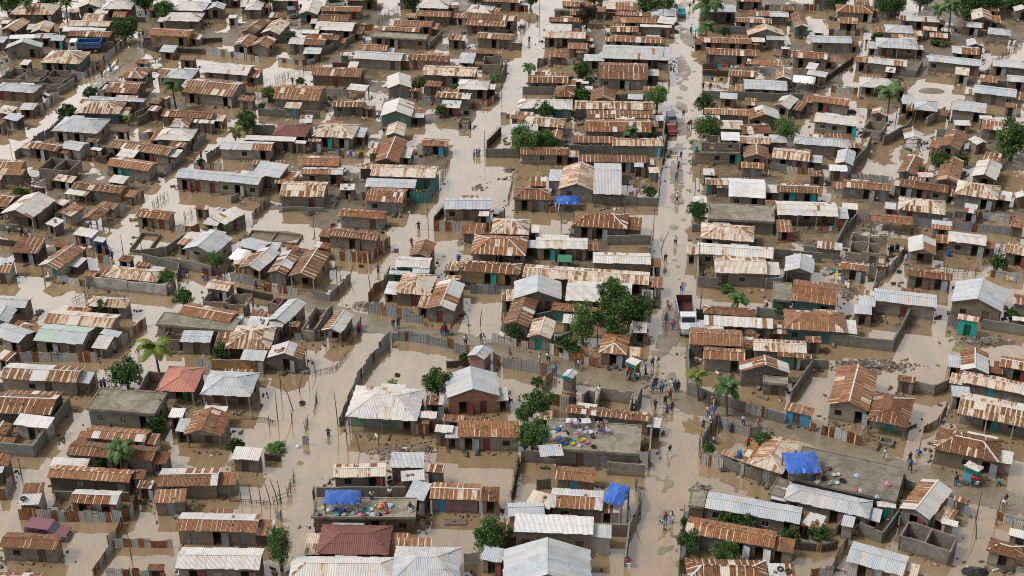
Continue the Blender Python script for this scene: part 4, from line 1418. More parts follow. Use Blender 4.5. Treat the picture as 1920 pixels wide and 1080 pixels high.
# ------------------------------------------------------------------ fences
FS = .85
BRUSH = simple('dry_brush', (.075, .052, .038), .95, .5, 8)
STICK = simple('grey_stick', (.12, .095, .075), .9, .3)
def fence(code, hh, pts, idx):
    rg = random.Random(idx*131+5); hh *= FS
    w = [at(*p) for p in pts]
    c = sum(w, Vector())/len(w)
    mb = MB(); mat = None; look = ''; nm = 'fence'; cat = 'fence'
    lw = [p-c for p in w]
    for a, b in zip(lw[:-1], lw[1:]):
        d = b-a; L = d.length
        if L < .2: continue
        x = d/L; n = Vector((-x.y, x.x, 0)); ang = math.atan2(x.y, x.x)
        if code in 'cTd':
            u = 0
            while u < L-.1:
                s = min(rg.uniform(.6, .95), L-u); top = hh*rg.uniform(.82, 1.08); k = rg.random()
                col = (rg.uniform(.7, 1.05), 0, rg.random(), 1) if k < (.36 if code == 'c' else .12) else (rg.uniform(0, .2 if code == 'c' else .06), rg.random(), rg.random(), 1)
                lean = rg.uniform(-.06, .06)
                z0, z1 = -.45, top
                p0, p1 = a+x*u, a+x*(u+s)
                o = n*(lean + rg.uniform(-.03, .03)); ty = rg.uniform(-.05, .05)
                q = [p0+Vector((0, 0, z0)), p1+Vector((0, 0, z0)), p1+o+Vector((0, 0, z1+ty)), p0+o+Vector((0, 0, z1-ty))]
                uv = [(u, 0), (u+s, 0), (u+s, z1), (u, z1)]
                mb.poly(q, uv, col, 0); t_ = n*.02; mb.poly([p+t_ for p in q][::-1], uv[::-1], col, 0)
                if rg.random() < .45: mb.box(p0+n*.06+Vector((0, 0, (z1-.3)/2)), (.08, .08, z1+rg.uniform(.3, .8)), ang, m=1)
                u += s
            mb.box((a+b)/2+n*.05+Vector((0, 0, hh*.7)), (L, .05, .07), ang, m=1)
            mat = [{'c': TINWALL, 'T': TIN_TEAL, 'd': TIN_DARK}[code], STICK]
            look = {'c': 'patched rusty tin', 'T': 'teal tin', 'd': 'dark grey tin'}[code] + ' fence'
        elif code in 'kbwo':
            u = 0
            while u < L-.02:
                s = min(rg.uniform(1.2, 2.8), L-u); top = hh*rg.uniform(.94, 1.03) if code != 'b' else hh*rg.uniform(.97, 1.0)
                mb.box(a+x*(u+s/2)+Vector((0, 0, (top-.5)/2)), (s, .18, top+.5), ang)
                if rg.random() < .5: mb.box(a+x*u+Vector((0, 0, (top-.45)/2)), (.26, .26, top+.55), ang)
                u += s
            mat = [WALL[code]]; nm = 'garden_wall'; cat = 'wall'
            look = {'k': 'grey concrete', 'b': 'brown block', 'w': 'mould-stained white', 'o': 'ochre painted'}[code] + ' yard wall'
        elif code == 'm':
            k = int(L*hh*46)
            for i in range(k):
                u = rg.uniform(0, L); z = rg.uniform(-.1, hh*rg.uniform(.7, 1.05)); l = rg.uniform(.25, .6)
                v = Vector((rg.gauss(0, .5), rg.gauss(0, .5), rg.gauss(0, .9))).normalized()*l
                p = a+x*u+n*rg.gauss(0, .1)+Vector((0, 0, z)); s_ = v.cross(Vector((rg.random(), rg.random(), rg.random()))).normalized()*.03
                mb.poly([p-s_, p+s_, p+v+s_*.3, p+v-s_*.3]); 
            mb.box((a+b)/2+Vector((0, 0, hh*.4)), (L, .12, hh*.8), ang)
            mat = [BRUSH]; look = 'dark brushwood fence'
        else:
            k = int(L*3.4)+1
            for i in range(k):
                u = rg.uniform(0, L); p = a+x*u+n*rg.gauss(0, .06); z = hh*rg.uniform(.55, 1.35)
                q = p+Vector((rg.gauss(0, .12), rg.gauss(0, .12), z)); r_ = rg.uniform(.02, .045)
                mb.tube([p+Vector((0, 0, -.45)), (p+q)/2+Vector((rg.gauss(0, .04), rg.gauss(0, .04), 0)), q], [r_, r_*.9, r_*.5], 4)
            for z in (.35, .7): mb.box((a+b)/2+Vector((0, 0, hh*z)), (L, .04, .04), ang)
            mat = [STICK]; look = 'sparse stick fence'
    o = mb.build(nm, mat, None, c)
    tag(o, look, cat, w[len(w)//2], {'fence': 'yard fences of tin, brush and sticks', 'wall': 'yard walls of block and concrete'}[cat])
TIN_DARK = tin('dark_tin', (.20, .21, .22), (.13, .16, .19))
for idx, (ox, oy, f) in enumerate(tiles(FENCE_DATA)):
    v = [float(q)/4.8 for q in f[2:]]
    fence(f[0], float(f[1]), [(ox+v[i], oy+v[i+1]) for i in range(0, len(v), 2)], idx)
TREE_DATA = '''
@0 0
T 60 15 90 3.5
T 170 -10 80 3.5
T 420 -5 90 3.5
T 1300 0 90 4
T 1180 215 60 2.5
P 1550 770 110 5.5
P 230 15 70 5
P 590 25 70 5
T 1110 260 110 4
T 1460 80 85 4
B 810 830 60
B 610 1010 80
y 1150 1060 60
@380 0
T 560 -20 80 3
T 1180 -25 80 3
T 1500 -20 70 3
B 1000 60 50
B 785 330 55
l 590 830 60
B 880 730 38
B 530 955 36
B 400 1060 70
@760 0
T 60 -15 90 3
T 620 -30 80 3
T 1130 -10 60 3
T 1700 -25 80 3
P 1110 610 75 3.5
T 1600 630 80 4
B 1660 725 40
l 125 740 65
l 440 785 42
P 790 700 50 2.5
B 315 990 50
B 1590 865 75
T 1250 995 85 4
d 1630 130 90
@1140 0
T 350 40 90 4
T 520 35 90 4
P 900 40 150 6
P 890 235 90 4.5
T 870 920 80 3
T 445 860 100 5 l
B 1060 285 50
@1520 0
T 250 -20 90 3
T 1000 -20 90 3.5
T 1830 -10 90 3
T 1560 -25 90 3.5
T 1450 10 110 4
T 1650 15 100 4
T 780 20 80 3
T 660 40 90 3.5
P 1160 80 80 5
P 1265 50 120 6.5
P 720 820 150 7
B 600 345 55
T 1400 125 50 3
G 1150 395 60
@0 214
B 170 745 95
B 1810 430 36
@380 214
T 395 80 85 3.5
P 290 150 80 3 y
@760 214
T 1080 210 140 4 l
T 1270 235 90 3.5
@1140 214
P 200 150 90 3.5
B 385 190 48
T 900 115 125 4 l
T 1600 130 110 3.5 l
T 800 860 82 3.2
B 385 695 55
y 1340 180 50
G 780 255 40
@1520 214
T 1830 220 170 4.5
T 1180 405 90 2.5
B 1350 420 60
B 990 515 55
@0 428
l 1500 440 80
T 1650 620 85 3
B 930 720 75
P 1390 1060 170 5.5 y
l 1560 235 20
@380 428
l 120 280 80
@760 428
T 1850 600 130 5.5
T 1600 860 170 3.5 l
B 980 930 70
B 1450 1060 90
@1140 428
T 40 560 120 6
T 60 790 170 4
T 270 720 150 3.5
B 285 930 60
P 1175 640 105 3
G 210 355 90
B 1545 735 45
G 1070 540 60
@1520 428
B 1690 310 70
B 1830 780 60
@0 642
T 1130 280 140 2.6
B 1400 755 95
P 1080 960 150 4
B 880 1040 85
@380 642
B 165 90 80
B 300 925 75
G 660 945 80
y 1710 370 70
@760 642
T 285 350 125 3.5
T 1190 360 55 5
T 1190 530 135 3.5
T 1070 640 80 3
T 1150 830 140 3.5
B 1490 50 85
B 530 130 40
@1140 642
P 805 290 110 4.5 y
P 1070 390 150 5
T 1415 890 95 3
B 910 950 55
@380 855
T 690 800 165 4 l
@760 855
T 770 700 150 3
@1140 855
T 740 760 95 2.5
T 1060 870 110 2.5
B 1080 570 75
B 1230 590 90
B 1650 710 75
B 690 590 40
@1520 855
B 60 700 85
'''
# ------------------------------------------------------------------ flood water, mud and road
def mudmat():
    t = NT('wet_mud'); g = t.n('ShaderNodeNewGeometry'); p = g.outputs['Position']
    n = t.noise(p, .35, 6, .65); n2 = t.noise(p, 2.6, 5, .7)
    c = t.ramp(t.math('ADD', t.math('MULTIPLY', n, .6), t.math('MULTIPLY', n2, .4)), [(.3, (.075, .055, .035)), (.5, (.14, .105, .068)), (.7, (.21, .165, .115))])
    t.l(c, t.b.inputs['Base Color'])
    r = t.ramp(n, [(.4, (.28, .28, .28)), (.62, (.8, .8, .8))]); t.l(r, t.b.inputs['Roughness'])
    t.bump(n2, .6, .08); return t.m
def roadmat():
    t = NT('wet_road'); g = t.n('ShaderNodeNewGeometry'); p = g.outputs['Position']
    n = t.noise(p, .3, 6, .7); n2 = t.noise(p, 3.0, 5, .7)
    c = t.ramp(t.math('ADD', t.math('MULTIPLY', n, .5), t.math('MULTIPLY', n2, .5)), [(.3, (.11, .086, .058)), (.55, (.205, .165, .115)), (.75, (.31, .265, .20))])
    t.l(c, t.b.inputs['Base Color'])
    r = t.ramp(n, [(.42, (.12, .12, .12)), (.6, (.65, .65, .65))]); t.l(r, t.b.inputs['Roughness'])
    t.bump(n2, .5, .06); return t.m
def watermat():
    t = NT('muddy_water'); g = t.n('ShaderNodeNewGeometry'); p = g.outputs['Position']
    n = t.noise(p, .045, 3, .5)
    c = t.mix(n, (.235, .165, .090), (.295, .218, .130))
    mp2 = t.n('ShaderNodeMapping'); mp2.inputs['Scale'].default_value = (.5, .16, 1); mp2.inputs['Rotation'].default_value = (0, 0, .25); t.l(p, mp2.inputs[0])
    silt = t.noise(mp2.outputs[0], 1.0, 6, .68)      # silt drawn out along the current
    c = t.mix(1.0, c, t.ramp(silt, [(.32, (.80, .80, .82)), (.66, (1.14, 1.12, 1.08))]), 'MULTIPLY')
    scum = t.ramp(t.noise(p, 1.3, 7, .78), [(.66, (0, 0, 0)), (.72, (1, 1, 1))]); c = t.mix(t.math('MULTIPLY', scum, .35), c, (.34, .28, .2))
    t.l(c, t.b.inputs['Base Color']); t.b.inputs['Roughness'].default_value = .02; t.b.inputs['IOR'].default_value = 2.5
    mp = t.n('ShaderNodeMapping'); mp.inputs['Scale'].default_value = (1, .55, 1); t.l(p, mp.inputs[0])
    w1 = t.noise(mp.outputs[0], 1.6, 3, .55); calm = t.ramp(t.noise(p, .03, 2, .5), [(.4, (.12, .12, .12)), (.62, (1, 1, 1))])
    b = t.n('ShaderNodeBump'); b.inputs['Distance'].default_value = .02; t.l(w1, b.inputs['Height']); t.l(t.math('MULTIPLY', calm, .19), b.inputs['Strength']); t.l(b.outputs[0], t.b.inputs['Normal'])
    return t.m
mb = MB(); mb.poly([(-700, -60, 0), (700, -60, 0), (700, 1500, 0), (-700, 1500, 0)]); o = mb.build('water', watermat()); o['kind'] = 'structure'

# height field: the bed lies half a metre under water; mud banks, rubble rises and the crown of the roads stand out of it
ST = .4
gx = np.arange(-135, 135+ST, ST); gy = np.arange(95, 330+ST, ST)
GX, GY = np.meshgrid(gx, gy)
Z = np.full(GX.shape, -.55)
RM = np.zeros(GX.shape, bool)
rs = np.random.RandomState(4)
def fbm(sc_, seed):
    r = np.random.RandomState(seed); o = np.zeros(GX.shape)
    for k, (f, a) in enumerate(((1, 1), (2.1, .6), (4.3, .36), (8.7, .2))):
        s = sc_*f; lat = r.rand(int(235*s)+4, int(270*s)+4)
        X = (GX+135)*s; Y = (GY-95)*s; i = X.astype(int); j = Y.astype(int); fx = X-i; fy = Y-j
        fx = fx*fx*(3-2*fx); fy = fy*fy*(3-2*fy)
        o += a*((lat[j, i]*(1-fx)+lat[j, i+1]*fx)*(1-fy)+(lat[j+1, i]*(1-fx)+lat[j+1, i+1]*fx)*fy - .5)
    return o
N1, N2 = fbm(.12, 1), fbm(.5, 2)
def lane_dist(pts):
    P = [at(*p) for p in pts]; D = np.full(GX.shape, 1e9)
    for a, b in zip(P[:-1], P[1:]):
        d = b-a; t_ = np.clip(((GX-a.x)*d.x+(GY-a.y)*d.y)/(d.x*d.x+d.y*d.y), 0, 1)
        D = np.minimum(D, np.hypot(GX-a.x-t_*d.x, GY-a.y-t_*d.y))
    return D
# trodden yards lie near water level; the sunken lanes and ponds between them stay under water
yard = np.clip((GY-140)/55, 0, 1)*.33 - .33 + N1*.34 + N2*.14
for pts, wd in (([(1030, -60), (1010, 30), (985, 120), (950, 230), (890, 330), (800, 420), (770, 490), (700, 590), (640, 700), (610, 800), (585, 900), (600, 1090)], 8), ([(1300, -60), (1280, 200), (1262, 440), (1255, 700), (1255, 900), (1230, 1090)], 7), ([(300, 60), (190, 150), (110, 215), (-20, 300)], 6), ([(430, 120), (520, 140), (620, 150), (560, 170)], 7), ([(1700, 10), (1640, 90), (1600, 170), (1560, 230)], 3.5), ([(1770, 165), (1690, 300), (1640, 310)], 7), ([(440, 250), (390, 330), (290, 390), (240, 460), (350, 420), (520, 420)], 6), ([(1720, 450), (1680, 530), (1740, 690), (1500, 720)], 5), ([(1000, 330), (900, 390)], 6), ([(350, 620), (200, 800), (30, 1000)], 5), ([(525, 28), (560, 30)], 2.5)):
    yard = np.minimum(yard, (lane_dist(pts)-wd/2+N1*1.2)*.16 - .3)
Z = np.maximum(Z, np.minimum(yard, .12))
def blob(px, py, rx, ry, h, rough=.5):
    global Z
    c = at(px, py); a = at(px+rx, py); b = at(px, py-ry)
    ax, ay = abs(a.x-c.x), abs(b.y-c.y)
    d = np.sqrt(((GX-c.x)/ax)**2 + ((GY-c.y)/ay)**2)
    f = np.clip((1.35-d-N1*.55-N2*.35)/.6, 0, 1)
    Z = np.maximum(Z, -.55 + f*(.55+h) + N2*.12*rough*(f > 0))
def strip(pts, wd, h, road=True, rough=.5):
    global Z, RM
    P = [at(*p) for p in pts]
    D = np.full(GX.shape, 1e9)
    for a, b in zip(P[:-1], P[1:]):
        d = b-a; L2 = d.x*d.x+d.y*d.y
        t_ = np.clip(((GX-a.x)*d.x+(GY-a.y)*d.y)/L2, 0, 1)
        D = np.minimum(D, np.hypot(GX-a.x-t_*d.x, GY-a.y-t_*d.y))
    D = D + N1*1.5
    f = np.clip((wd/2+.8-D)/.9, 0, 1)
    Z = np.maximum(Z, -.55 + f*(.55+h) + N2*.1*rough*(f > 0))
    if road: RM |= D < wd/2+.4
strip([(1296, -60), (1288, 40), (1284, 150), (1276, 240), (1270, 330), (1263, 440), (1258, 560), (1258, 690), (1268, 780), (1255, 900), (1232, 1100)], 4.6, -.05, True, 1.5)
for b in ((1288, 70, 14, 30), (1283, 130, 16, 30), (1282, 165, 14, 12), (1280, 200, 15, 14), (1275, 235, 14, 20), (1268, 325, 14, 38), (1270, 375, 16, 16), (1262, 425, 12, 8), (1258, 600, 18, 45), (1262, 712, 14, 16), (1244, 648, 14, 24)): blob(*b, .045, .8)
strip([(560, 560), (640, 590), (700, 612), (790, 630), (870, 645), (950, 668), (1060, 690), (1150, 712), (1240, 735)], 4.6, .035, True, .7)
strip([(1240, 740), (1320, 765), (1420, 790), (1520, 820), (1614, 853), (1695, 880), (1790, 910), (1940, 955)], 4.2, .035, True, .5)
blob(1885, 945, 46, 26, .04, .4); blob(1245, 735, 42, 16, .02, .5)
strip([(290, 66), (258, 95), (225, 130), (190, 158)], 4.5, .05, True, 1)
for b in ((690, 575, 34, 7, .35), (955, 318, 9, 4, .25), (895, 352, 12, 4, .05), (1640, 687, 80, 11, .3), (1836, 642, 52, 9, .35), (740, 850, 42, 16, .3), (1700, 612, 44, 10, .08), (515, 443, 55, 10, .12), (370, 62, 30, 14, .1), (420, 70, 30, 10, .1), (1310, 918, 18, 9, .35), (1375, 333, 80, 7, .08), (1440, 345, 40, 5, .1), (1750, 170, 28, 7, .1), (1690, 160, 25, 5, .1), (1570, 150, 12, 16, .1), (300, 25, 20, 25, .1), (85, 340, 20, 9, .2), (1520, 457, 26, 8, .1), (40, 165, 40, 20, .1), (850, 30, 30, 10, .1), (1210, 470, 18, 8, .12), (1180, 385, 14, 5, .2), (1200, 145, 14, 6, .1), (1080, 135, 36, 6, .2), (560, 105, 20, 6, .1), (730, 195, 14, 10, .1), (460, 60, 20, 8, .12), (1625, 500, 12, 14, .15), (1525, 320, 18, 8, .1), (1590, 545, 20, 10, .2), (880, 610, 10, 3, .03), (908, 712, 22, 6, .02)): blob(*b[:4], b[4], 1)
ny, nx = Z.shape
def field(name, mask, mat, dz=0):
    V = np.stack([GX, GY, Z+dz], -1).reshape(-1, 3)
    j, i = np.nonzero(mask[:-1, :-1]); a = j*nx+i
    q = np.stack([a, a+1, a+1+nx, a+nx], 1)
    u, inv = np.unique(q, return_inverse=True); q = inv.reshape(q.shape)
    me = bpy.data.meshes.new(name); me.from_pydata(V[u].tolist(), [], q.tolist()); me.polygons.foreach_set('use_smooth', [True]*len(q)); me.update()
    me.materials.append(mat); o = link(name, me); o['kind'] = 'structure'; return o
field('ground', ~RM, mudmat()); field('road', RM, roadmat())
def ground_z(x, y):
    i = int(round((x+135)/ST)); j = int(round((y-95)/ST))
    if 0 <= i < nx and 0 <= j < ny: return float(Z[j, i])
    return -.55

# the many little sheds wedged into the dry corners of the yards
rg = random.Random(42); added = 0; spots = []
def clear(p, W, D, rz):
    for r, W_, D_ in HOUSES:
        d = p - r.location; d.z = 0
        if d.length > 14: continue
        c, s_ = math.cos(-r.rotation_euler.z), math.sin(-r.rotation_euler.z); x, y = d.x*c-d.y*s_, d.x*s_+d.y*c
        if abs(x) < W_/2+W/2+.9 and abs(y) < D_/2+D/2+.9: return False
    return True
for k in range(6000):
    if added >= 45: break
    px, py = rg.uniform(10, 1910), rg.uniform(15, 480 if k % 5 else 800); p = at(px, py); z = ground_z(p.x, p.y)
    i_, j_ = int(round((p.x+135)/ST)), int(round((p.y-95)/ST))
    if not (0 <= i_ < nx and 0 <= j_ < ny) or RM[j_, i_] or yard[j_, i_] < -.16: continue
    near = min(HOUSES, key=lambda t: (t[0].location-p).length)
    if (near[0].location-p).length > 9: continue
    W, D = rg.uniform(1.6, 3.6), rg.uniform(1.6, 2.8)
    if not clear(p, W, D, 0): continue
    HOUSES.append(house('s', 0, 0, 0, rg.uniform(1.9, 2.4), rg.choice('rrrRmmwsy'), rg.choice('cbhdXcb'), [], 9000+k, (Vector((p.x, p.y, 0)), near[0].rotation_euler.z+rg.uniform(-.08, .08), W, D))); added += 1

# ------------------------------------------------------------------ trees
def leafmat(name, a, b, c):
    t = NT(name); at_ = t.n('ShaderNodeAttribute', attribute_name='C'); sep = t.n('ShaderNodeSeparateColor'); t.l(at_.outputs['Color'], sep.inputs[0]); oi = t.n('ShaderNodeObjectInfo')
    col = t.ramp(sep.outputs[0], [(.0, a), (.5, b), (1, c)])
    k = t.math('ADD', t.math('MULTIPLY', oi.outputs['Random'], .5), .75); col = t.mix(1.0, col, k, 'MULTIPLY')
    t.l(col, t.b.inputs['Base Color']); t.b.inputs['Roughness'].default_value = .55; t.b.inputs['Specular IOR Level'].default_value = .3
    t.b.inputs['Transmission Weight'].default_value = 0; return t.m
LEAF = leafmat('leaves', (.022, .050, .012), (.045, .10, .022), (.10, .165, .038))
LEAF_L = leafmat('light_leaves', (.04, .09, .018), (.075, .15, .03), (.13, .21, .05))
LEAF_Y = leafmat('yellow_leaves', (.06, .10, .015), (.13, .17, .025), (.24, .22, .05))
LEAF_D = leafmat('brown_leaves', (.03, .02, .012), (.05, .035, .02), (.07, .06, .03))
BARK = simple('bark', (.10, .075, .055), .9, .4, 6)
def leaf(mb, p, d, ln, wd, rg, c):
    s = d.cross(Vector((rg.gauss(0, 1), rg.gauss(0, 1), rg.gauss(0, 1)))).normalized()*wd
    mb.poly([p, p+d*ln*.5+s, p+d*ln, p+d*ln*.5-s], None, (c, 0, 0, 1))
def crown_mesh(seed, n, lsz, sh=(1, 1, .8), droop=0):
    rg = random.Random(seed); mb = MB(); cl = []
    for k in range(n):
        while True:
            v = Vector((rg.uniform(-1, 1), rg.uniform(-1, 1), rg.uniform(-1, 1)))
            if .1 < v.length < 1: break
        v = v.normalized()*(.25+.68*rg.random()**.55)*(1 + .18*math.sin(3*math.atan2(v.y, v.x)+seed))
        cl.append((Vector((v.x*sh[0], v.y*sh[1], v.z*sh[2])), rg.uniform(.14, .27), rg.random()))
    for c, r, tone in cl:
        for i in range(64):
            d = Vector((rg.gauss(0, 1), rg.gauss(0, 1), rg.gauss(.15, 1))).normalized()
            p = c + d*r*rg.uniform(.35, 1.0)*Vector((1, 1, .75)).length/1.6
            dd = (d + Vector((rg.gauss(0, .5), rg.gauss(0, .5), rg.gauss(.1, .5) - droop))).normalized()
            leaf(mb, p, dd, lsz*rg.uniform(.8, 1.5), lsz*rg.uniform(.25, .42), rg, min(1, max(0, tone*.6 + rg.random()*.4)))
    return mb.mesh('crown'), cl
def trunk_mesh(seed, cl, ht):
    """unit crown radius; trunk from -ht to crown"""
    rg = random.Random(seed); mb = MB()
    mb.tube([(0, 0, -ht-.3), (rg.gauss(0, .04), rg.gauss(0, .04), -ht*.5), (0, 0, -.35)], [.11, .085, .07], 8)
    for c, r, _ in cl[::4]:
        mid = c*.5 + Vector((0, 0, -.15)); mb.tube([(0, 0, -.5), mid, c], [.055, .035, .012], 5)
    return mb.mesh('trunk')
CROWNS = [crown_mesh(s, 62, .115, (1, 1, .82)) for s in (1, 2, 3)]
CROWNS_L = [crown_mesh(s, 84, .085, (1, .9, .8), .25) for s in (11, 12)]
BUSHES = [crown_mesh(s, 34, .19, (1, 1, .7)) for s in (21, 22)]
TALL = crown_mesh(31, 120, .07, (.62, .6, 1.25), .3)
def palm_meshes(seed):
    rg = random.Random(seed); mb = MB(); n = 17
    for k in range(n):
        az = 2*math.pi*k/n*2.4 + rg.uniform(-.2, .2); el = rg.uniform(-.15, 1.15) if k > 4 else rg.uniform(.9, 1.35); L = rg.uniform(.85, 1.05)
        p = Vector((0, 0, 0)); d = Vector((math.cos(az)*math.cos(el), math.sin(az)*math.cos(el), math.sin(el))); pts = [p.copy()]; ds = [d.copy()]
        for i in range(11):
            p = p + d*L/11; d = (d + Vector((0, 0, -.15 - .016*i))).normalized(); pts.append(p.copy()); ds.append(d.copy())
        mb.tube(pts, [.018*(1-i/14) for i in range(12)], 4, (.6, 0, 0, 1))
        tone = rg.random()
        for i in range(1, 12):
            for q in range(4):
                t = q/4; pp = pts[i-1].lerp(pts[i], t); dd = ds[i]; side = dd.cross(Vector((0, 0, 1)))
                side = side.normalized() if side.length > .05 else Vector((1, 0, 0))
                ll = .30*math.sin(math.pi*min(.97, (i+t)/12.5)**.7)+.05
                for sgn in (-1, 1):
                    v = (side*sgn + dd*.55 + Vector((0, 0, -.6+rg.gauss(0, .2)))).normalized()
                    wv = dd*.02
                    mb.poly([pp-wv, pp+wv, pp+v*ll*.6+wv*.8, pp+v*ll, pp+v*ll*.6-wv*.8], None, (min(1, max(0, tone*.6+rg.random()*.35)), 0, 0, 1))
    return mb.mesh('fronds')
PALMS = [palm_meshes(s) for s in (5, 6, 7)]
def palm_trunk(seed, L):
    rg = random.Random(seed); mb = MB(); b = Vector((rg.uniform(-.5, .5), rg.uniform(-.4, .4), 0)); n = 9
    pts = [Vector((b.x*(1-i/n)**1.6, b.y*(1-i/n)**1.6, -L + L*i/n)) for i in range(n+1)]
    mb.tube(pts, [.17-.07*i/n + (.012 if i % 2 else 0) for i in range(n+1)], 7)
    for k in range(7):
        a = k*.9; mb.box((math.cos(a)*.14, math.sin(a)*.14, -.1), (.17, .17, .2))
    return mb.mesh('trunk')
for idx, (ox, oy, f) in enumerate(tiles(TREE_DATA)):
    rg = random.Random(idx+77); px, py, r = ox+float(f[1])/4.8, oy+float(f[2])/4.8, float(f[3])/4.8; k = f[0]; ex = f[4:]
    hc = {'T': 3.6, 'P': 4.2, 'B': 1.3, 'l': 1.8, 'y': 1.3, 'G': .5, 'd': 3.0}[k]; lite = None
    for e in ex:
        if e in 'ly': lite = e
        else: hc = float(e)*.82
    c = at(px, py, hc); R = r/ppm(c)*(1.0 if k in 'Td' else (1.25 if k == 'P' else 1.1))
    z0 = max(ground_z(c.x, c.y), -.5)
    if k == 'P' or (k == 'y' and r > 12):
        if k == 'y': hc = max(1.5, R*.8); c = at(px, py, hc)
        root = empty('palm_tree', (c.x, c.y, z0), 0)
        me = PALMS[idx % 3]; fr = link('fronds', me if me.materials else me, root, (0, 0, hc-z0), rg.uniform(0, 6))
        if not me.materials: me.materials.append(LEAF)
        fr.scale = (R, R, R*.9); fr.material_slots[0].link = 'OBJECT'; fr.material_slots[0].material = LEAF_Y if (lite == 'y' or k == 'y') else (LEAF)
        tm = palm_trunk(idx, hc-z0+.3); tm.materials.append(BARK); link('trunk', tm, root, (0, 0, hc-z0))
        look = ('yellow-green' if (lite == 'y' or k == 'y') else 'green') + (' tall' if hc > 4 else ' short') + ' coconut palm'; cat = 'palm'; g = 'coconut palms among the houses'
    else:
        tall = k == 'T' and lite == 'l' and r > 33
        if k in 'Td':
            me, cl = TALL if tall else (CROWNS_L[idx % 2] if lite == 'l' else CROWNS[idx % 3])
        elif k == 'l': me, cl = CROWNS_L[idx % 2]
        else: me, cl = BUSHES[idx % 2]
        nm = 'tree' if k in 'Td' else 'bush'
        if k in 'Td' and not tall: R *= 1.12; hc = min(hc, R*1.0+.5); c = at(px, py, hc); z0 = max(ground_z(c.x, c.y), -.5)
        root = empty(nm, (c.x, c.y, z0), rg.uniform(0, 6))
        lf = {'l': LEAF_L, 'y': LEAF_Y, 'd': LEAF_D, 'G': LEAF_L}.get(k, LEAF_L if lite == 'l' else LEAF)
        if not me.materials: me.materials.append(LEAF)
        cr = link('crown', me, root, (0, 0, max(hc-z0, R*.6))); cr.material_slots[0].link = 'OBJECT'; cr.material_slots[0].material = lf
        cr.scale = (R, R, R*(.45 if k == 'G' else 1))
        zc = max(hc-z0, R*.6)
        tm = trunk_mesh(idx, cl, (zc+.2)/R); tm.materials.append(BARK); tk = link('trunk', tm, root, (0, 0, zc)); tk.scale = (R, R, R*(.45 if k == 'G' else 1))
        look = {'T': 'light green feathery tree' if lite == 'l' else 'dense dark green tree', 'd': 'bare brownish tree', 'l': 'feathery pale green shrub', 'y': 'yellow-green plant', 'G': 'low green weeds clump', 'B': 'leafy green bush'}[k]
        cat = 'tree' if k in 'Td' else 'bush'; g = {'tree': 'broadleaf trees among the houses', 'bush': 'bushes in the flooded yards'}[cat]
    tag(root, look, cat, (c.x, c.y, hc), g)
PEOPLE_DATA = '''
@0 0
1290 335 w
1260 365 w
940 650 r
995 640 b
920 705 k
885 625 o
@380 0
810 750 k
1455 395 w
1120 750 w
@760 0
1190 195 b
1115 385 b
610 990 r
700 950 r
@1140 0
735 75 w
768 60 r
745 310 b
855 800 k
920 805 r
678 1070 k
@1520 0
500 405 k
785 150 w
@0 214
1810 390 r
@760 214
620 382 o
641 382 k
664 380 c
120 1040 k
@1140 214
655 412 b
632 515 k
614 612 b
620 802 w
720 142 k
742 125 r
615 145 c
@0 428
85 55 w
192 75 w
207 72 k
272 92 b
980 225 w
1010 268 k
1445 338 b
1637 445 b
1683 440 k
1835 462 y
1870 480 r
@380 428
200 475 w
480 545 r
487 520 w
560 562 o
1580 402 b
1880 158 r
1410 945 r
1718 908 k
1762 902 k
145 480 p
@760 428
332 972 r
350 945 g
368 968 k
415 962 r
545 1065 w
685 1045 k
708 1050 w
55 158 r
@1140 428
605 158 w
515 320 k
660 580 w
522 865 b
585 920 p
@0 642
1250 120 p
915 412 k
945 402 b
795 462 k
@380 642
1133 848 k
@760 642
940 152 b
1213 212 w
1287 192 w
1350 308 c
935 575 k
1540 238 k
1565 250 w
1745 472 w
1525 535 p
1740 800 w 3.0
1778 805 o 3.0
1635 718 p 3.0
@1140 642
400 225 b
450 222 p
180 330 r
197 352 r
265 335 b
335 300 g
400 465 b
425 415 k
480 460 c
513 575 k
530 648 b
557 525 r
575 628 k
568 440 w
600 452 k
630 450 k
425 592 k
865 558 k
900 672 w
940 575 p
928 728 w
950 668 b
855 775 b
940 775 w
1105 812 k
1215 755 w
1355 782 p
1260 942 r
553 1022 k
950 912 w
@1520 642
665 1060 w
885 1095 k
@380 855
1525 420 w 2.5
1688 392 w 2.5
1650 530 p 2.5
1870 530 k 2.5
1430 385 b 2.5
@1140 855
515 612 r
503 668 w
572 606 w
183 1002 r
1748 195 k 2.4
1855 235 r 2.4
@1520 855
890 140 b
1300 275 k
1450 272 r
1490 285 r
1690 270 c
1745 450 k
1730 492 w
30 232 r 2.4
120 225 k 2.4
'''
LAUNDRY = [((1177, 337), (1222, 333), 1.5), ((1193, 355), (1222, 337), 1.5), ((1524, 424), (1578, 420), 1.2), ((630, 278), (680, 284), 1.5), ((766, 291), (812, 284), 1.5), ((1342, 119), (1396, 120), 1.4), ((392, 151), (480, 156), 1.3), ((1552, 29), (1588, 34), 1.4), ((868, 527), (938, 532), 1.3), ((1566, 508), (1595, 532), 1.5), ((0, 117), (22, 103), 1.6), ((518, 556), (537, 560), 2.2), ((1313, 513), (1333, 492), 1.6), ((1884, 512), (1908, 518), 1.2), ((714, 240), (742, 237), 1.6), ((205, 128), (222, 110), 1.2), ((1322, 140), (1360, 146), 1.2), ((845, 205), (885, 206), .9), ((1556, 500), (1580, 505), 1.2)]
R = 2.43
ITEMS = [('table', 1075, 799, R, 'w'), ('table', 1049, 826, R, 't'), ('table', 1093, 799, R, 'w'), ('chair', 1083, 820, R, 'w'), ('chair', 1140, 813, R, 'w')]
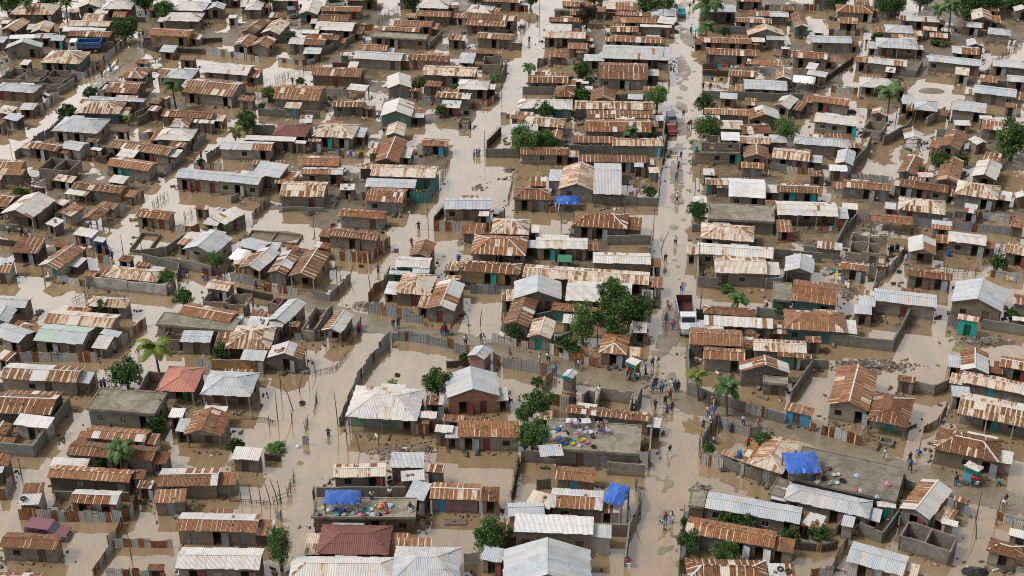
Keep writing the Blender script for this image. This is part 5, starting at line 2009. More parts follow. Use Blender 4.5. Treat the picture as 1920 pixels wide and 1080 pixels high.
ITEMS += [('bundle', x, y, z, c) for x, y, z, c in ((1070, 792, R+.75, 'p'), (1082, 793, R+.75, 'l'), (1083, 813, R+.5, 'p'), (1090, 806, R, 's'), (1098, 811, R, 'l'), (1112, 820, R, 'k'), (1116, 811, R, 's'), (1047, 806, R, 'b'), (1053, 800, R, 's'), (1038, 812, R, 'w'), (1041, 803, R, 'g'), (1048, 822, R+.75, 'b'), (1060, 832, R, 'b'), (1066, 822, R, 'w'), (1049, 838, R, 'k'), (1087, 836, R, 'w'), (1060, 812, R, 'k'), (1100, 802, R, 'w'), (1036, 824, R, 't'), (1126, 805, R, 'g'),
 (607, 953, R, 't'), (617, 957, R, 'w'), (628, 955, R, 'b'), (640, 958, R, 'b'), (652, 955, R, 'g'), (662, 962, R, 'w'), (672, 958, R, 's'), (690, 963, R, 'w'), (714, 951, R, 'o'), (724, 950, R, 'w'), (717, 946, R, 'p'), (712, 965, R, 'k'), (724, 961, R, 'r'), (676, 966, R, 'p'), (646, 966, R, 'g'), (632, 966, R, 'c'), (705, 949, R, 'g'), (598, 966, R, 'k'), (732, 949, R, 's'), (700, 966, R, 'w'),
 (1526, 892, 2.35, 'k'), (1545, 897, 2.35, 'k'), (1560, 905, 2.35, 'g'), (1605, 920, 2.35, 'r'), (1613, 921, 2.35, 'w'), (1555, 879, 2.35, 'k'), (1645, 932, 2.35, 's'), (1607, 893, 2.35, 's'), (1533, 905, 2.35, 'g'), (1665, 908, 2.35, 'p'))]
ITEMS += [('basin', x, y, z, c) for x, y, z, c in ((1073, 833, R, 'y'), (1092, 826, R, 'y'), (1099, 830, R, 'p'), (1105, 812, R, 'w'), (1036, 818, R, 'y'), (1071, 827, R, 'c'), (1113, 839, R, 'k'), (1076, 790, R+.75, 'w'), (685, 958, R, 'c'), (694, 957, R, 'w'), (683, 965, R, 'g'), (1568, 907, 2.35, 'w'), (1562, 892, 2.35, 'w'), (1570, 891, 2.35, 'w'), (1580, 903, 2.35, 'k'), (1553, 909, 2.35, 'g'), (1174, 932, 0, 'c'))]
ITEMS += [('barrel', 1386, 858, 1.9, 'b'), ('barrel', 904, 695, 0, 'b'), ('barrel', 1240, 55, 0, 'c'), ('barrel', 1305, 283, 2.2, 'c'), ('barrel', 1293, 1063, 0, 'k'), ('barrel', 1845, 160, 0, 'k'), ('barrel', 1778, 480, 0, 'b'), ('barrel', 1672, 470, 0, 'k'), ('barrel', 1682, 468, 0, 'k'), ('barrel', 860, 488, 0, 'b'), ('barrel', 1305, 682, 0, 'g'), ('barrel', 1440, 1083, 0, 'k'), ('sheets', 1033, 846, R+.02, 'g'), ('raft', 854, 980, 0, 'k'), ('heap', 1828, 1073, 0, 'k'), ('tyre', 1686, 510, 0, 'k'), ('tyre', 677, 500, 0, 'k'), ('tyre', 1463, 1068, 1.95, 'k'), ('tyre', 1478, 1072, 1.95, 'k'), ('tyre', 44, 936, 2.3, 'k'), ('tyre', 745, 704, 0, 'k'), ('basin', 567, 757, 0, 'k'), ('basin', 539, 212, 0, 'b'), ('bundle', 1722, 848, .3, 'b'), ('bundle', 560, 838, 1.1, 'w'), ('bundle', 420, 395, 1.2, 'b'), ('bundle', 410, 392, 1.2, 'w'), ('bundle', 1215, 118, .3, 'w'), ('bundle', 1632, 365, .5, 'w'), ('bundle', 1645, 372, .5, 'g'), ('bundle', 788, 205, .3, 'w'), ('bundle', 810, 208, .3, 's'), ('bundle', 1565, 492, .4, 'b'), ('bundle', 1548, 505, .4, 'l')]
POLES = [(909, 292, 4.4), (803, 432, 4.2), (1242, 50, 6), (1243, 130, 5.5), (1224, 455, 5.5), (1238, 470, 3, .35), (1309, 500, 5.2), (1313, 585, 5), (1008, 320, 3), (634, 800, 5, -.04), (651, 835, 4.6), (527, 735, 4), (521, 790, 4.4), (551, 770, 4.5, -.3), (560, 735, 2.6, .25), (505, 800, 1.6), (548, 795, 2), (594, 700, 2.4, -.3), (431, 940, 3), (453, 942, 2.8, -.05), (472, 944, 2.6, -.06), (490, 947, 2.8, -.04), (508, 947, 3, -.15), (522, 945, 3.4, -.2), (528, 943, 3, -.08), (578, 702, 4), (710, 835, 4.5), (676, 845, 3.5, -.25), (940, 165, 4), (987, 215, 5), (1012, 40, 5, -.03), (16, 258, 4.6), (315, 165, 3), (238, 590, 3), (232, 482, 3.4), (268, 485, 3), (590, 445, 3.6), (1110, 855, 3, .02), (1120, 640, 3), (1313, 330, 3.4), (1302, 375, 4), (1437, 333, 3), (1775, 70, 3.5), (1776, 245, 5), (1680, 225, 4), (1867, 985, 3.6), (1831, 1010, 3, -.2), (1830, 975, 4), (1722, 855, 2.6), (1183, 990, 3, -.1), (1188, 975, 3.5, .3), (1192, 395, 3.4), (1170, 410, 3), (1052, 430, 3), (1075, 420, 2.5), (948, 585, 3), (940, 600, 2.6, .1), (900, 610, 2.5, .12), (880, 620, 2.3, -.1), (1895, 1005, 2), (300, 900, 3), (247, 1050, 3.5), (40, 890, 3.4), (640, 545, 2.6), (632, 530, 3), (655, 525, 2.5, .3), (695, 545, 3, -.1), (1150, 75, 3), (1196, 72, 3), (990, 800, 3), (1270, 300, 0.6)]
DEBRIS = [(1640, 687, 80, 11, 420), (740, 850, 42, 16, 260), (1836, 642, 50, 9, 160), (690, 575, 34, 8, 160), (955, 320, 14, 5, 60), (790, 845, 25, 20, 120), (85, 340, 26, 12, 90), (1520, 457, 22, 6, 90), (1310, 918, 18, 9, 60), (1590, 545, 20, 20, 80), (1750, 260, 40, 20, 60), (470, 60, 30, 10, 80), (1400, 340, 60, 8, 70), (620, 190, 20, 14, 60), (1700, 300, 30, 12, 40), (985, 334, 60, 5, 80), (730, 195, 14, 10, 60), (1610, 600, 14, 12, 60), (1570, 150, 12, 20, 60), (900, 352, 14, 6, 40), (1715, 440, 40, 10, 40), (1230, 720, 40, 20, 60), (820, 120, 30, 20, 60), (300, 110, 20, 10, 40), (1440, 840, 40, 12, 60), (880, 205, 40, 8, 40)]
LANDMARKS = [(162, 92, 'blue cargo lorry'), (318, 68, 'ochre house'), (1688, 85, 'shiny silver roof'), (1277, 24, 'teal pickup'), (1258, 243, 'red pickup'), (1286, 595, 'white dump lorry'), (1187, 690, 'yellow kiosk'), (892, 735, 'salmon-walled house'), (92, 992, 'maroon car'), (640, 940, 'blue tarp roof terrace'), (1150, 915, 'tall blue tarp canopy'), (1517, 865, 'blue tarp on grey roof'), (1065, 375, 'small blue awning'), (870, 940, 'pink-walled house'), (670, 1015, 'dark red roof'), (550, 247, 'red hipped roof'), (345, 712, 'salmon roof'), (240, 765, 'mossy flat roof'), (1120, 820, 'cluttered roof terrace'), (795, 340, 'teal-walled compound'), (1347, 285, 'two-storey stone shell'), (1815, 608, 'turquoise stall'), (1823, 885, 'turquoise kiosk'), (1500, 775, 'light blue shop'), (190, 460, 'navy booth'), (523, 1020, 'tall feathery tree'), (1335, 725, 'twin yellow palms'), (290, 655, 'big yellow palm'), (1745, 1010, 'roofless grey rooms'), (1630, 465, 'brown roofless shell'), (1160, 580, 'dark tree clump'), (900, 665, 'small pink house'), (1383, 562, 'walled-yard palm'), (991, 130, 'street-side palm'), (1670, 178, 'upper big palm'), (324, 165, 'far-left palm'), (115, 635, 'green and silver roof'), (1403, 355, 'white sheet-roofed house'), (245, 520, 'white-walled compound'), (590, 500, 'ochre-fronted house'), (415, 345, 'long silver-roofed house'), (183, 400, 'stilt hut'), (1895, 265, 'big right-edge tree'), (1062, 485, 'green tarp booth'), (573, 365, 'cream-roofed house'), (1630, 690, 'rubbish bank'), (1250, 735, 'crossroads crowd'), (1005, 760, 'dark tree row'), (893, 288, 'three wading people'), (1060, 55, 'far street bend'), (560, 60, 'far tan gables'), (770, 200, 'cream gabled house'), (1790, 500, 'silver warehouse roof'), (1530, 390, 'washing-hung arcade'), (60, 380, 'big grey end-gabled house'), (30, 130, 'far-left brown ruin')]
# ------------------------------------------------------------------ people
def skinned(name, joints, edges, root=0, sub=1):
    me = bpy.data.meshes.new(name); me.from_pydata([j[:3] for j in joints], edges, [])
    o = bpy.data.objects.new(name, me); COL.objects.link(o)
    o.modifiers.new('skin', 'SKIN'); sv = me.skin_vertices[0].data
    for i, j in enumerate(joints): sv[i].radius = (j[3], j[4] if len(j) > 4 else j[3]); sv[i].use_root = (i == root)
    m = o.modifiers.new('sub', 'SUBSURF'); m.levels = m.render_levels = sub
    dg = bpy.context.evaluated_depsgraph_get(); r = bpy.data.meshes.new_from_object(o.evaluated_get(dg)); r.name = name
    bpy.data.objects.remove(o); r.polygons.foreach_set('use_smooth', [True]*len(r.polygons)); return r
def pose(kind):
    J = {}
    lean = .5 if kind == 'bend' else 0
    dz = -.42 if kind == 'sit' else 0
    def up(x, y, z):   # upper body tilts about the hips
        yy = y*math.cos(lean) - (z-.92)*math.sin(lean*1.6); zz = .92 + (z-.92)*math.cos(lean*1.6) + y*.2
        return (x, yy, zz+dz)
    J['pel'] = up(0, 0, .95) + (.125, .10); J['bel'] = up(0, 0, 1.08) + (.12, .095); J['che'] = up(0, .01, 1.28) + (.15, .10)
    J['nec'] = up(0, .01, 1.44) + (.055,); J['hd0'] = up(0, -.01, 1.53) + (.075, .085); J['hd1'] = up(0, -.01, 1.62) + (.08, .092); J['nos'] = up(0, -.115, 1.56) + (.018,)
    sw = {'walk': .28, 'wade': .14}.get(kind, .03)
    for s, S in ((-1, 'r'), (1, 'l')):
        a = sw*s
        J['sh'+S] = up(.18*s, 0, 1.38) + (.058,)
        if kind == 'wade': el, wr = up(.34*s, -.02, 1.20), up(.38*s, -.2, 1.08)
        elif kind == 'bend': el, wr = up(.2*s, -.2, 1.2), up(.16*s, -.42, 1.1)
        elif kind == 'sit': el, wr = up(.23*s, -.05, 1.12), up(.16*s, -.28, 1.0)
        else: el, wr = up(.22*s, a*.6, 1.12), up(.235*s, a*1.1-.08, .90)
        J['el'+S] = el + (.043,); J['wr'+S] = wr + (.03,)
        d = (Vector(wr[:3])-Vector(el[:3])).normalized(); h = Vector(wr[:3])+d*.07
        J['ha'+S] = tuple(h) + (.036, .02)
        sx = Vector((0, 1, 0)); 
        for k, (off, ln) in enumerate(((-.03, .075), (-.011, .09), (.009, .085), (.028, .065))):
            J[f'f{k}{S}'] = tuple(h + d*(.03+ln) + sx*off + Vector((-.018*s, 0, 0))) + (.009,)
        J['th'+S] = tuple(Vector(wr[:3])+d*.09 + Vector((-.02*s, -.06, 0))) + (.01,)
        J['hi'+S] = (.09*s, 0, .90+dz, .088)
        if kind == 'sit': J['kn'+S] = (.13*s, -.42, .52+dz+.42*.0+.05, .06); J['an'+S] = (.13*s, -.36, .08, .042); J['to'+S] = (.13*s, -.52, .03, .035); J['kn'+S] = (.13*s, -.42, .46, .06)
        else: J['kn'+S] = (.10*s, -.04-a*.75, .49, .062); J['an'+S] = (.10*s, .02-a*1.3+(.06 if a < 0 else 0), .08+(.05 if a < -.2 else 0), .04); J['to'+S] = (.11*s, -.14-a*1.3, .035, .034)
    return J
def mesh_of(name, J, names, edges, grow=0.0, root=0):
    idx = {n: i for i, n in enumerate(names)}
    js = [tuple(J[n][:3]) + tuple(r+grow for r in J[n][3:]) for n in names]
    return skinned(name, js, [(idx[a], idx[b]) for a, b in edges], root)
POSES = {}
for kd in ('stand', 'walk', 'wade', 'sit', 'bend'):
    J = pose(kd)
    nb = list(J); eb = [('pel', 'bel'), ('bel', 'che'), ('che', 'nec'), ('nec', 'hd0'), ('hd0', 'hd1'), ('hd0', 'nos')]
    for S in 'rl': eb += [('che', 'sh'+S), ('sh'+S, 'el'+S), ('el'+S, 'wr'+S), ('wr'+S, 'ha'+S), ('wr'+S, 'th'+S), ('pel', 'hi'+S), ('hi'+S, 'kn'+S), ('kn'+S, 'an'+S), ('an'+S, 'to'+S)] + [('ha'+S, f'f{k}{S}') for k in range(4)]
    body = mesh_of('body', J, nb, eb)
    # clothes follow the same joints, a little larger
    K = dict(J)
    for S in 'rl': K['me'+S] = tuple(Vector(J['sh'+S][:3]).lerp(Vector(J['el'+S][:3]), .8)) + (.05,)
    shirt = mesh_of('shirt', K, ['pel', 'bel', 'che', 'shr', 'mer', 'shl', 'mel'], [('pel', 'bel'), ('bel', 'che'), ('che', 'shr'), ('shr', 'mer'), ('che', 'shl'), ('shl', 'mel')], .024)
    for S in 'rl': K['ca'+S] = tuple(Vector(J['kn'+S][:3]).lerp(Vector(J['an'+S][:3]), .25)) + (.058,); K['cb'+S] = tuple(Vector(J['kn'+S][:3]).lerp(Vector(J['an'+S][:3]), .85)) + (.048,)
    shorts = mesh_of('shorts', K, ['pel', 'hir', 'knr', 'car', 'hil', 'knl', 'cal'], [('pel', 'hir'), ('hir', 'knr'), ('knr', 'car'), ('pel', 'hil'), ('hil', 'knl'), ('knl', 'cal')], .02)
    trou = mesh_of('trousers', K, ['pel', 'hir', 'knr', 'cbr', 'hil', 'knl', 'cbl'], [('pel', 'hir'), ('hir', 'knr'), ('knr', 'cbr'), ('pel', 'hil'), ('hil', 'knl'), ('knl', 'cbl')], .018)
    h0 = Vector(J['hd1'][:3]); hb = MB()
    for i in range(5):
        for k in range(10):
            def q(i, k): a = i/5*1.75; b = 2*math.pi*k/10; return h0 + Vector((math.sin(a)*math.cos(b)*.098, math.sin(a)*math.sin(b)*.112+.018, math.cos(a)*.105-.01))
            hb.poly([q(i, k), q(i+1, k), q(i+1, k+1), q(i, k+1)])
    POSES[kd] = (body, shirt, shorts, trou, hb.mesh('hair'))
SKIN = simple('dark_skin', (.075, .04, .026), .5, .1)
HAIR = simple('black_hair', (.012, .010, .010), .8)
CLOTH = {k: simple(nm, c, .85, .12, 6) for k, nm, c in (('w', 'white_cloth', (.62, .62, .63)), ('r', 'red_cloth', (.42, .02, .025)), ('b', 'blue_cloth', (.04, .11, .34)), ('k', 'dark_cloth', (.03, .03, .035)), ('o', 'orange_cloth', (.5, .16, .04)), ('y', 'yellow_cloth', (.55, .42, .05)), ('c', 'turquoise_cloth', (.03, .32, .36)), ('p', 'pink_cloth', (.45, .13, .2)), ('g', 'green_cloth', (.05, .22, .09)), ('n', 'navy_cloth', (.02, .03, .08)), ('t', 'khaki_cloth', (.25, .19, .12)))}
CN = {'g': 'green', 'w': 'white', 'r': 'red', 'b': 'blue', 'k': 'dark', 'o': 'orange', 'y': 'yellow', 'c': 'turquoise', 'p': 'pink'}
for part in POSES.values():
    part[0].materials.append(SKIN); part[4].materials.append(HAIR)
    for me in part[1:4]: me.materials.append(CLOTH['w'])
for idx, (ox, oy, f) in enumerate(tiles(PEOPLE_DATA)):
    rg = random.Random(idx+500)
    zr = float(f[3])*HS+.02 if len(f) > 3 else None
    p = at(ox+float(f[0])/4.8, oy+float(f[1])/4.8, zr or 0.0)
    gz = ground_z(p.x, p.y)
    if zr: z = zr; kd = rg.choice(['stand', 'sit', 'bend', 'stand'])
    elif gz > -.12: z = max(gz, -.09); kd = rg.choice(['stand', 'walk', 'walk', 'stand'])
    else: z = -.38; kd = rg.choice(['wade', 'walk', 'wade'])
    if zr is None and (idx % 41 == 40): kd = 'bend'
    B = POSES[kd]; s = rg.uniform(.93, 1.05)
    o = link('person', B[0], None, (p.x, p.y, z), rg.choice([0, math.pi, rg.uniform(0, 6.3)])); o.scale = (s, s, s)
    bot = rg.choice(['k', 'n', 't', 'b', 'w', 'k']); short = rg.random() < .5
    for nm, me, c in (('shirt', B[1], f[2]), ('shorts', B[2], bot) if short else ('trousers', B[3], bot)):
        q = link(nm, me, o); q.material_slots[0].link = 'OBJECT'; q.material_slots[0].material = CLOTH[c]
    link('hair', B[4], o)
    act = {'stand': 'standing', 'walk': 'walking', 'wade': 'wading', 'sit': 'sitting', 'bend': 'bending'}[kd]
    wh = ' on roof' if zr else ''
    tag(o, f'{act} person in {CN[f[2]]}{wh}', 'person', (p.x, p.y, z+1), 'people out in the flooded streets and on roofs')

# ------------------------------------------------------------------ vehicles
def paint(n, c): return simple(n, c, .35, .08)
GLASS = simple('car_glass', (.02, .03, .035), .08, .1); RUB = simple('rubber', (.02, .02, .02), .8); STEEL = simple('steel', (.4, .4, .4), .35, .1, 3, .6); LAMP = simple('lamp_glass', (.8, .78, .7), .2, .05)
def prism(mb, prof, hw, m=0):
    """side profile (y,z) extruded across x"""
    n = len(prof); A = [Vector((-hw, y, z)) for y, z in prof]; B_ = [Vector((hw, y, z)) for y, z in prof]
    mb.poly(A, m=m); mb.poly(B_[::-1], m=m)
    for k in range(n): k2 = (k+1) % n; mb.poly([A[k2], A[k], B_[k], B_[k2]], m=m)
def wheels(root, spots, r):
    for x, y in spots:
        mb = MB(); s = 1 if x > 0 else -1
        mb.tube([(x-.12*s, y, r), (x-.1*s, y, r), (x+.1*s, y, r), (x+.12*s, y, r)], [r*.86, r, r, r*.86], 16); t_ = mb.build('wheel', RUB, root)
        mb = MB(); mb.tube([(x+.08*s, y, r), (x+.13*s, y, r)], [r*.55, r*.5], 12); mb.build('rim', STEEL, t_)
def lamps(root, xs, y, z):
    for x in xs: mb = MB(); mb.tube([(x, y+.03, z), (x, y-.03, z)], [.10, .09], 10); mb.build('headlight', LAMP, root)
def suv(loc, rz, col, name, look, cat, pickup=False, sink=0.0):
    root = empty(name, (loc.x, loc.y, sink), rz); mat = paint(name+'_paint_'+str(len(THINGS)), col)
    # nose towards -y, length 4.5
    mb = MB()
    if pickup: prof = [(-2.3, .45), (-2.3, .95), (-1.05, 1.08), (-.55, 1.68), (.5, 1.70), (.62, 1.05), (.66, .62), (2.35, .6), (2.35, .42)]
    else: prof = [(-2.2, .45), (-2.22, .98), (-1.0, 1.12), (-.45, 1.74), (2.1, 1.76), (2.3, 1.05), (2.3, .45)]
    prism(mb, prof, .86)
    if pickup:
        for x in (-.82, .82): mb.box((x, 1.5, .85), (.08, 1.7, .5))
        mb.box((0, 2.32, .85), (1.56, .08, .5))
    mb.build('body', mat, root)
    mb = MB(); mb.box((0, -.75, 1.40), (1.5, .03, .62), mat=Matrix.Rotation(-.72 if pickup else -.72, 3, 'X')); 
    y0, y1 = (-.35, .45) if pickup else (-.3, 2.0)
    mb.build('windscreen', GLASS, root)
    n = 1 if pickup else 2
    for s in (-1, 1):
        for k in range(n): mb = MB(); a = y0+(y1-y0)*k/n; b = y0+(y1-y0)*(k+1)/n-.12; mb.box((s*.868, (a+b)/2, 1.40), (.02, b-a, .42)); mb.build('side_window', GLASS, root)
        mb = MB(); mb.box((s*.868, .1, .82), (.02, 1.0, .55)); dd = mb.build('door', mat, root); mb = MB(); mb.box((s*.885, .42, .98), (.02, .16, .04)); mb.build('handle', STEEL, dd)
    mb = MB(); mb.box((0, -2.3, .5), (1.7, .12, .16)); mb.box((0, 2.38, .5), (1.7, .1, .16)); mb.build('bumper', STEEL, root)
    lamps(root, (-.6, .6), -2.24, .8); wheels(root, [(-.8, -1.4), (.8, -1.4), (-.8, 1.4), (.8, 1.4)], .37)
    if loc.y > 150: root.scale = (.84, .84, .84)
    tag(root, look, cat, (loc.x, loc.y, 1), None, look)
def lorry(loc, rz, cabc, bedc, name, look, L=5.8, hood=False, ribs=True, sink=0.0):
    root = empty(name, (loc.x, loc.y, sink), rz); cm = paint(name+'_cab', cabc); bm = paint(name+'_bed', bedc)
    y = -L/2; mb = MB()
    if hood: prof = [(y, .7), (y, 1.35), (y+1.25, 1.55), (y+1.5, 2.35), (y+2.6, 2.4), (y+2.6, .7)]; ce = y+2.6
    else: prof = [(y, .65), (y+.03, 1.4), (y+.28, 2.3), (y+1.55, 2.35), (y+1.55, .65)]; ce = y+1.55
    prism(mb, prof, 1.0); mb.build('cab', cm, root)
    mb = MB(); wy = (y+1.36 if hood else y+.13); mb.box((0, wy, 1.92), (1.7, .04, .66), mat=Matrix.Rotation(-.3, 3, 'X')); mb.build('windscreen', GLASS, root)
    for s in (-1, 1): mb = MB(); mb.box((s*1.005, ce-.7, 1.85), (.02, .8, .55)); mb.build('side_window', GLASS, root)
    mb = MB(); mb.box((0, y-.06, .7), (2.0, .14, .22)); mb.build('bumper', STEEL, root)
    mb = MB(); mb.box((0, (ce+L/2)/2-.2, .68), (.9, L/2-ce+.5, .2)); mb.build('chassis', DARKWOOD, root)
    b0, b1 = ce+.15, L/2; mb = MB(); mb.box((0, (b0+b1)/2, 1.0), (2.2, b1-b0, .12), m=1)
    for s in (-1, 1): mb.box((s*1.1, (b0+b1)/2, 1.6), (.1, b1-b0, 1.15))
    for yy in (b0, b1): mb.box((0, yy, 1.6), (2.1, .1, 1.15), m=1 if hood else 0)
    if ribs:
        for k in range(4):
            for s in (-1, 1): mb.box((s*1.165, (b0+b1)/2, 1.2+.28*k), (.04, b1-b0, .06), m=2)
    for s in (-1, 1):
        for k in range(5): mb.box((s*1.17, b0+.1+(b1-b0-.2)*k/4, 1.6), (.06, .1, 1.15))
    mb.build('cargo_bed', [bm, simple('rust_red_steel', (.065, .016, .013), .7), simple('dull_stripe', (.22, .2, .2), .6)], root)
    lamps(root, (-.75, .75), y-.03, .98); wheels(root, [(-.95, y+.75), (.95, y+.75), (-.95, b1-1.1), (.95, b1-1.1)] + ([(-.95, b1-2.2), (.95, b1-2.2)] if L > 6.5 else []), .48)
    tag(root, look, 'lorry', (loc.x, loc.y, 1), None, look)
lorry(at(162, 97), math.radians(-85), (.62, .64, .60), (.015, .09, .30), 'cargo_truck', 'blue slatted cargo lorry with white cab parked in a yard', 5.9)
lorry(at(1286, 606), math.radians(0), (.50, .52, .54), (.34, .34, .36), 'dump_truck', 'white dump lorry with empty dark red bed on the main road', 7.2, True, False, -.05)
suv(at(1277, 27), math.radians(2), (.03, .28, .33), 'pickup_truck', 'teal pickup driving away up the far main road', 'pickup', True, -.05)
suv(at(1258, 247), math.radians(4), (.16, .022, .022), 'pickup_truck', 'red pickup stopped on the road by the grey wall', 'pickup', True, -.05)
suv(at(1259, 231), math.radians(2), (.10, .12, .14), 'car', 'dark grey car waiting behind the red pickup', 'car', False, -.05)
suv(at(92, 1003), math.radians(80), (.16, .06, .075), 'car', 'maroon station wagon standing in floodwater by a tin fence', 'car', False, -.3)
suv(at(548, 30), math.radians(20), (.04, .05, .045), 'car', 'dark jeep parked in a far muddy yard', 'car', False, -.05)
def motorbike(loc, rz, look):
    root = empty('motorbike', (loc.x, loc.y, -.02), rz)
    for y in (-.62, .62):
        mb = MB(); ring = [(0, y+math.cos(a*math.pi/6)*.27, .3+math.sin(a*math.pi/6)*.27) for a in range(13)]; mb.tube(ring, [.045]*13, 6, cap=False); mb.build('wheel', RUB, root)
    mb = MB(); mb.box((0, .05, .5), (.22, .7, .25)); mb.tube([(0, -.62, .3), (0, -.42, .95)], [.035, .035], 6); mb.box((0, -.1, .72), (.2, .4, .16)); mb.build('frame', paint('bike_paint', (.25, .02, .02)), root)
    mb = MB(); mb.box((0, .35, .74), (.22, .62, .09)); mb.build('saddle', RUB, root)
    mb = MB(); mb.tube([(-.34, -.36, 1.0), (0, -.42, .97), (.34, -.36, 1.0)], [.02]*3, 5); mb.build('handlebar', STEEL, root)
    lamps(root, (0,), -.5, .84); tag(root, look, 'motorbike', (loc.x, loc.y, .6), None, look)
motorbike(at(1253, 577), .1, 'motorbike on the main road beside the white dump lorry')
motorbike(at(837, 626), 1.2, 'motorbike among people on the raised cross road')

# ------------------------------------------------------------------ small things
def laundry(a, b, z, look='line of washing', zb=0):
    rg = random.Random(int(a[0]*7+a[1])); A, B_ = at(a[0], a[1], z), at(b[0], b[1], z); c = (A+B_)/2; root = empty('laundry_line', (c.x, c.y, zb)); x = (B_-A); L = x.length; x /= L
    f = lambda t: A.lerp(B_, t) - Vector((c.x, c.y, zb)) - Vector((0, 0, .25*math.sin(math.pi*t)))
    mb = MB(); mb.tube([f(k/8) for k in range(9)], [.015]*9, 4); 
    mb.build('rope', STICK, root)
    for t in (0, 1): mb = MB(); p = f(t); mb.tube([(p.x, p.y, (-.4 if not zb else 0)), p+Vector((0, 0, .1))], [.04, .03], 5); mb.build('pole', STICK, root)
    u = .25
    while u < L-.4:
        s = rg.uniform(.3, .85); h = rg.uniform(.35, .8); mb = MB(); n = Vector((-x.y, x.x, 0)); cols = 5
        for k in range(cols):
            p0, p1 = f((u+s*k/cols)/L), f((u+s*(k+1)/cols)/L); o0, o1 = n*.05*math.sin(k*1.9), n*.05*math.sin((k+1)*1.9)
            mb.poly([p0, p1, p1+o1-Vector((0, 0, h)), p0+o0-Vector((0, 0, h*.97))]); q = n*.015; mb.poly([p0+q, p0+o0+q-Vector((0, 0, h*.97)), p1+o1+q-Vector((0, 0, h)), p1+q])
        mb.build('garment', CLOTH[rg.choice('wwwbrpkyocnw')], root); u += s+rg.uniform(.05, .3)
    tag(root, look, 'washing line', (c.x, c.y, z), 'washing lines strung in the yards')
for a in LAUNDRY: laundry(*a)
PLAST = {k: simple('plastic_'+nm, tuple(x*.62 for x in c), .4, .05) for k, nm, c in (('y', 'yellow', (.65, .48, .03)), ('w', 'white', (.72, .72, .72)), ('b', 'blue', (.03, .13, .42)), ('r', 'red', (.45, .03, .04)), ('k', 'black', (.02, .02, .022)), ('c', 'teal', (.03, .35, .35)), ('p', 'pink', (.55, .2, .28)), ('g', 'grey', (.3, .3, .3)), ('t', 'tan', (.5, .42, .28)), ('l', 'lavender', (.4, .38, .52)), ('o', 'orange', (.6, .2, .04)), ('s', 'light blue', (.45, .6, .7)))}
PN = {'y': 'yellow', 'w': 'white', 'b': 'blue', 'r': 'red', 'k': 'black', 'c': 'teal', 'p': 'pink', 'g': 'grey', 't': 'tan', 'l': 'lavender', 'o': 'orange', 's': 'light blue'}
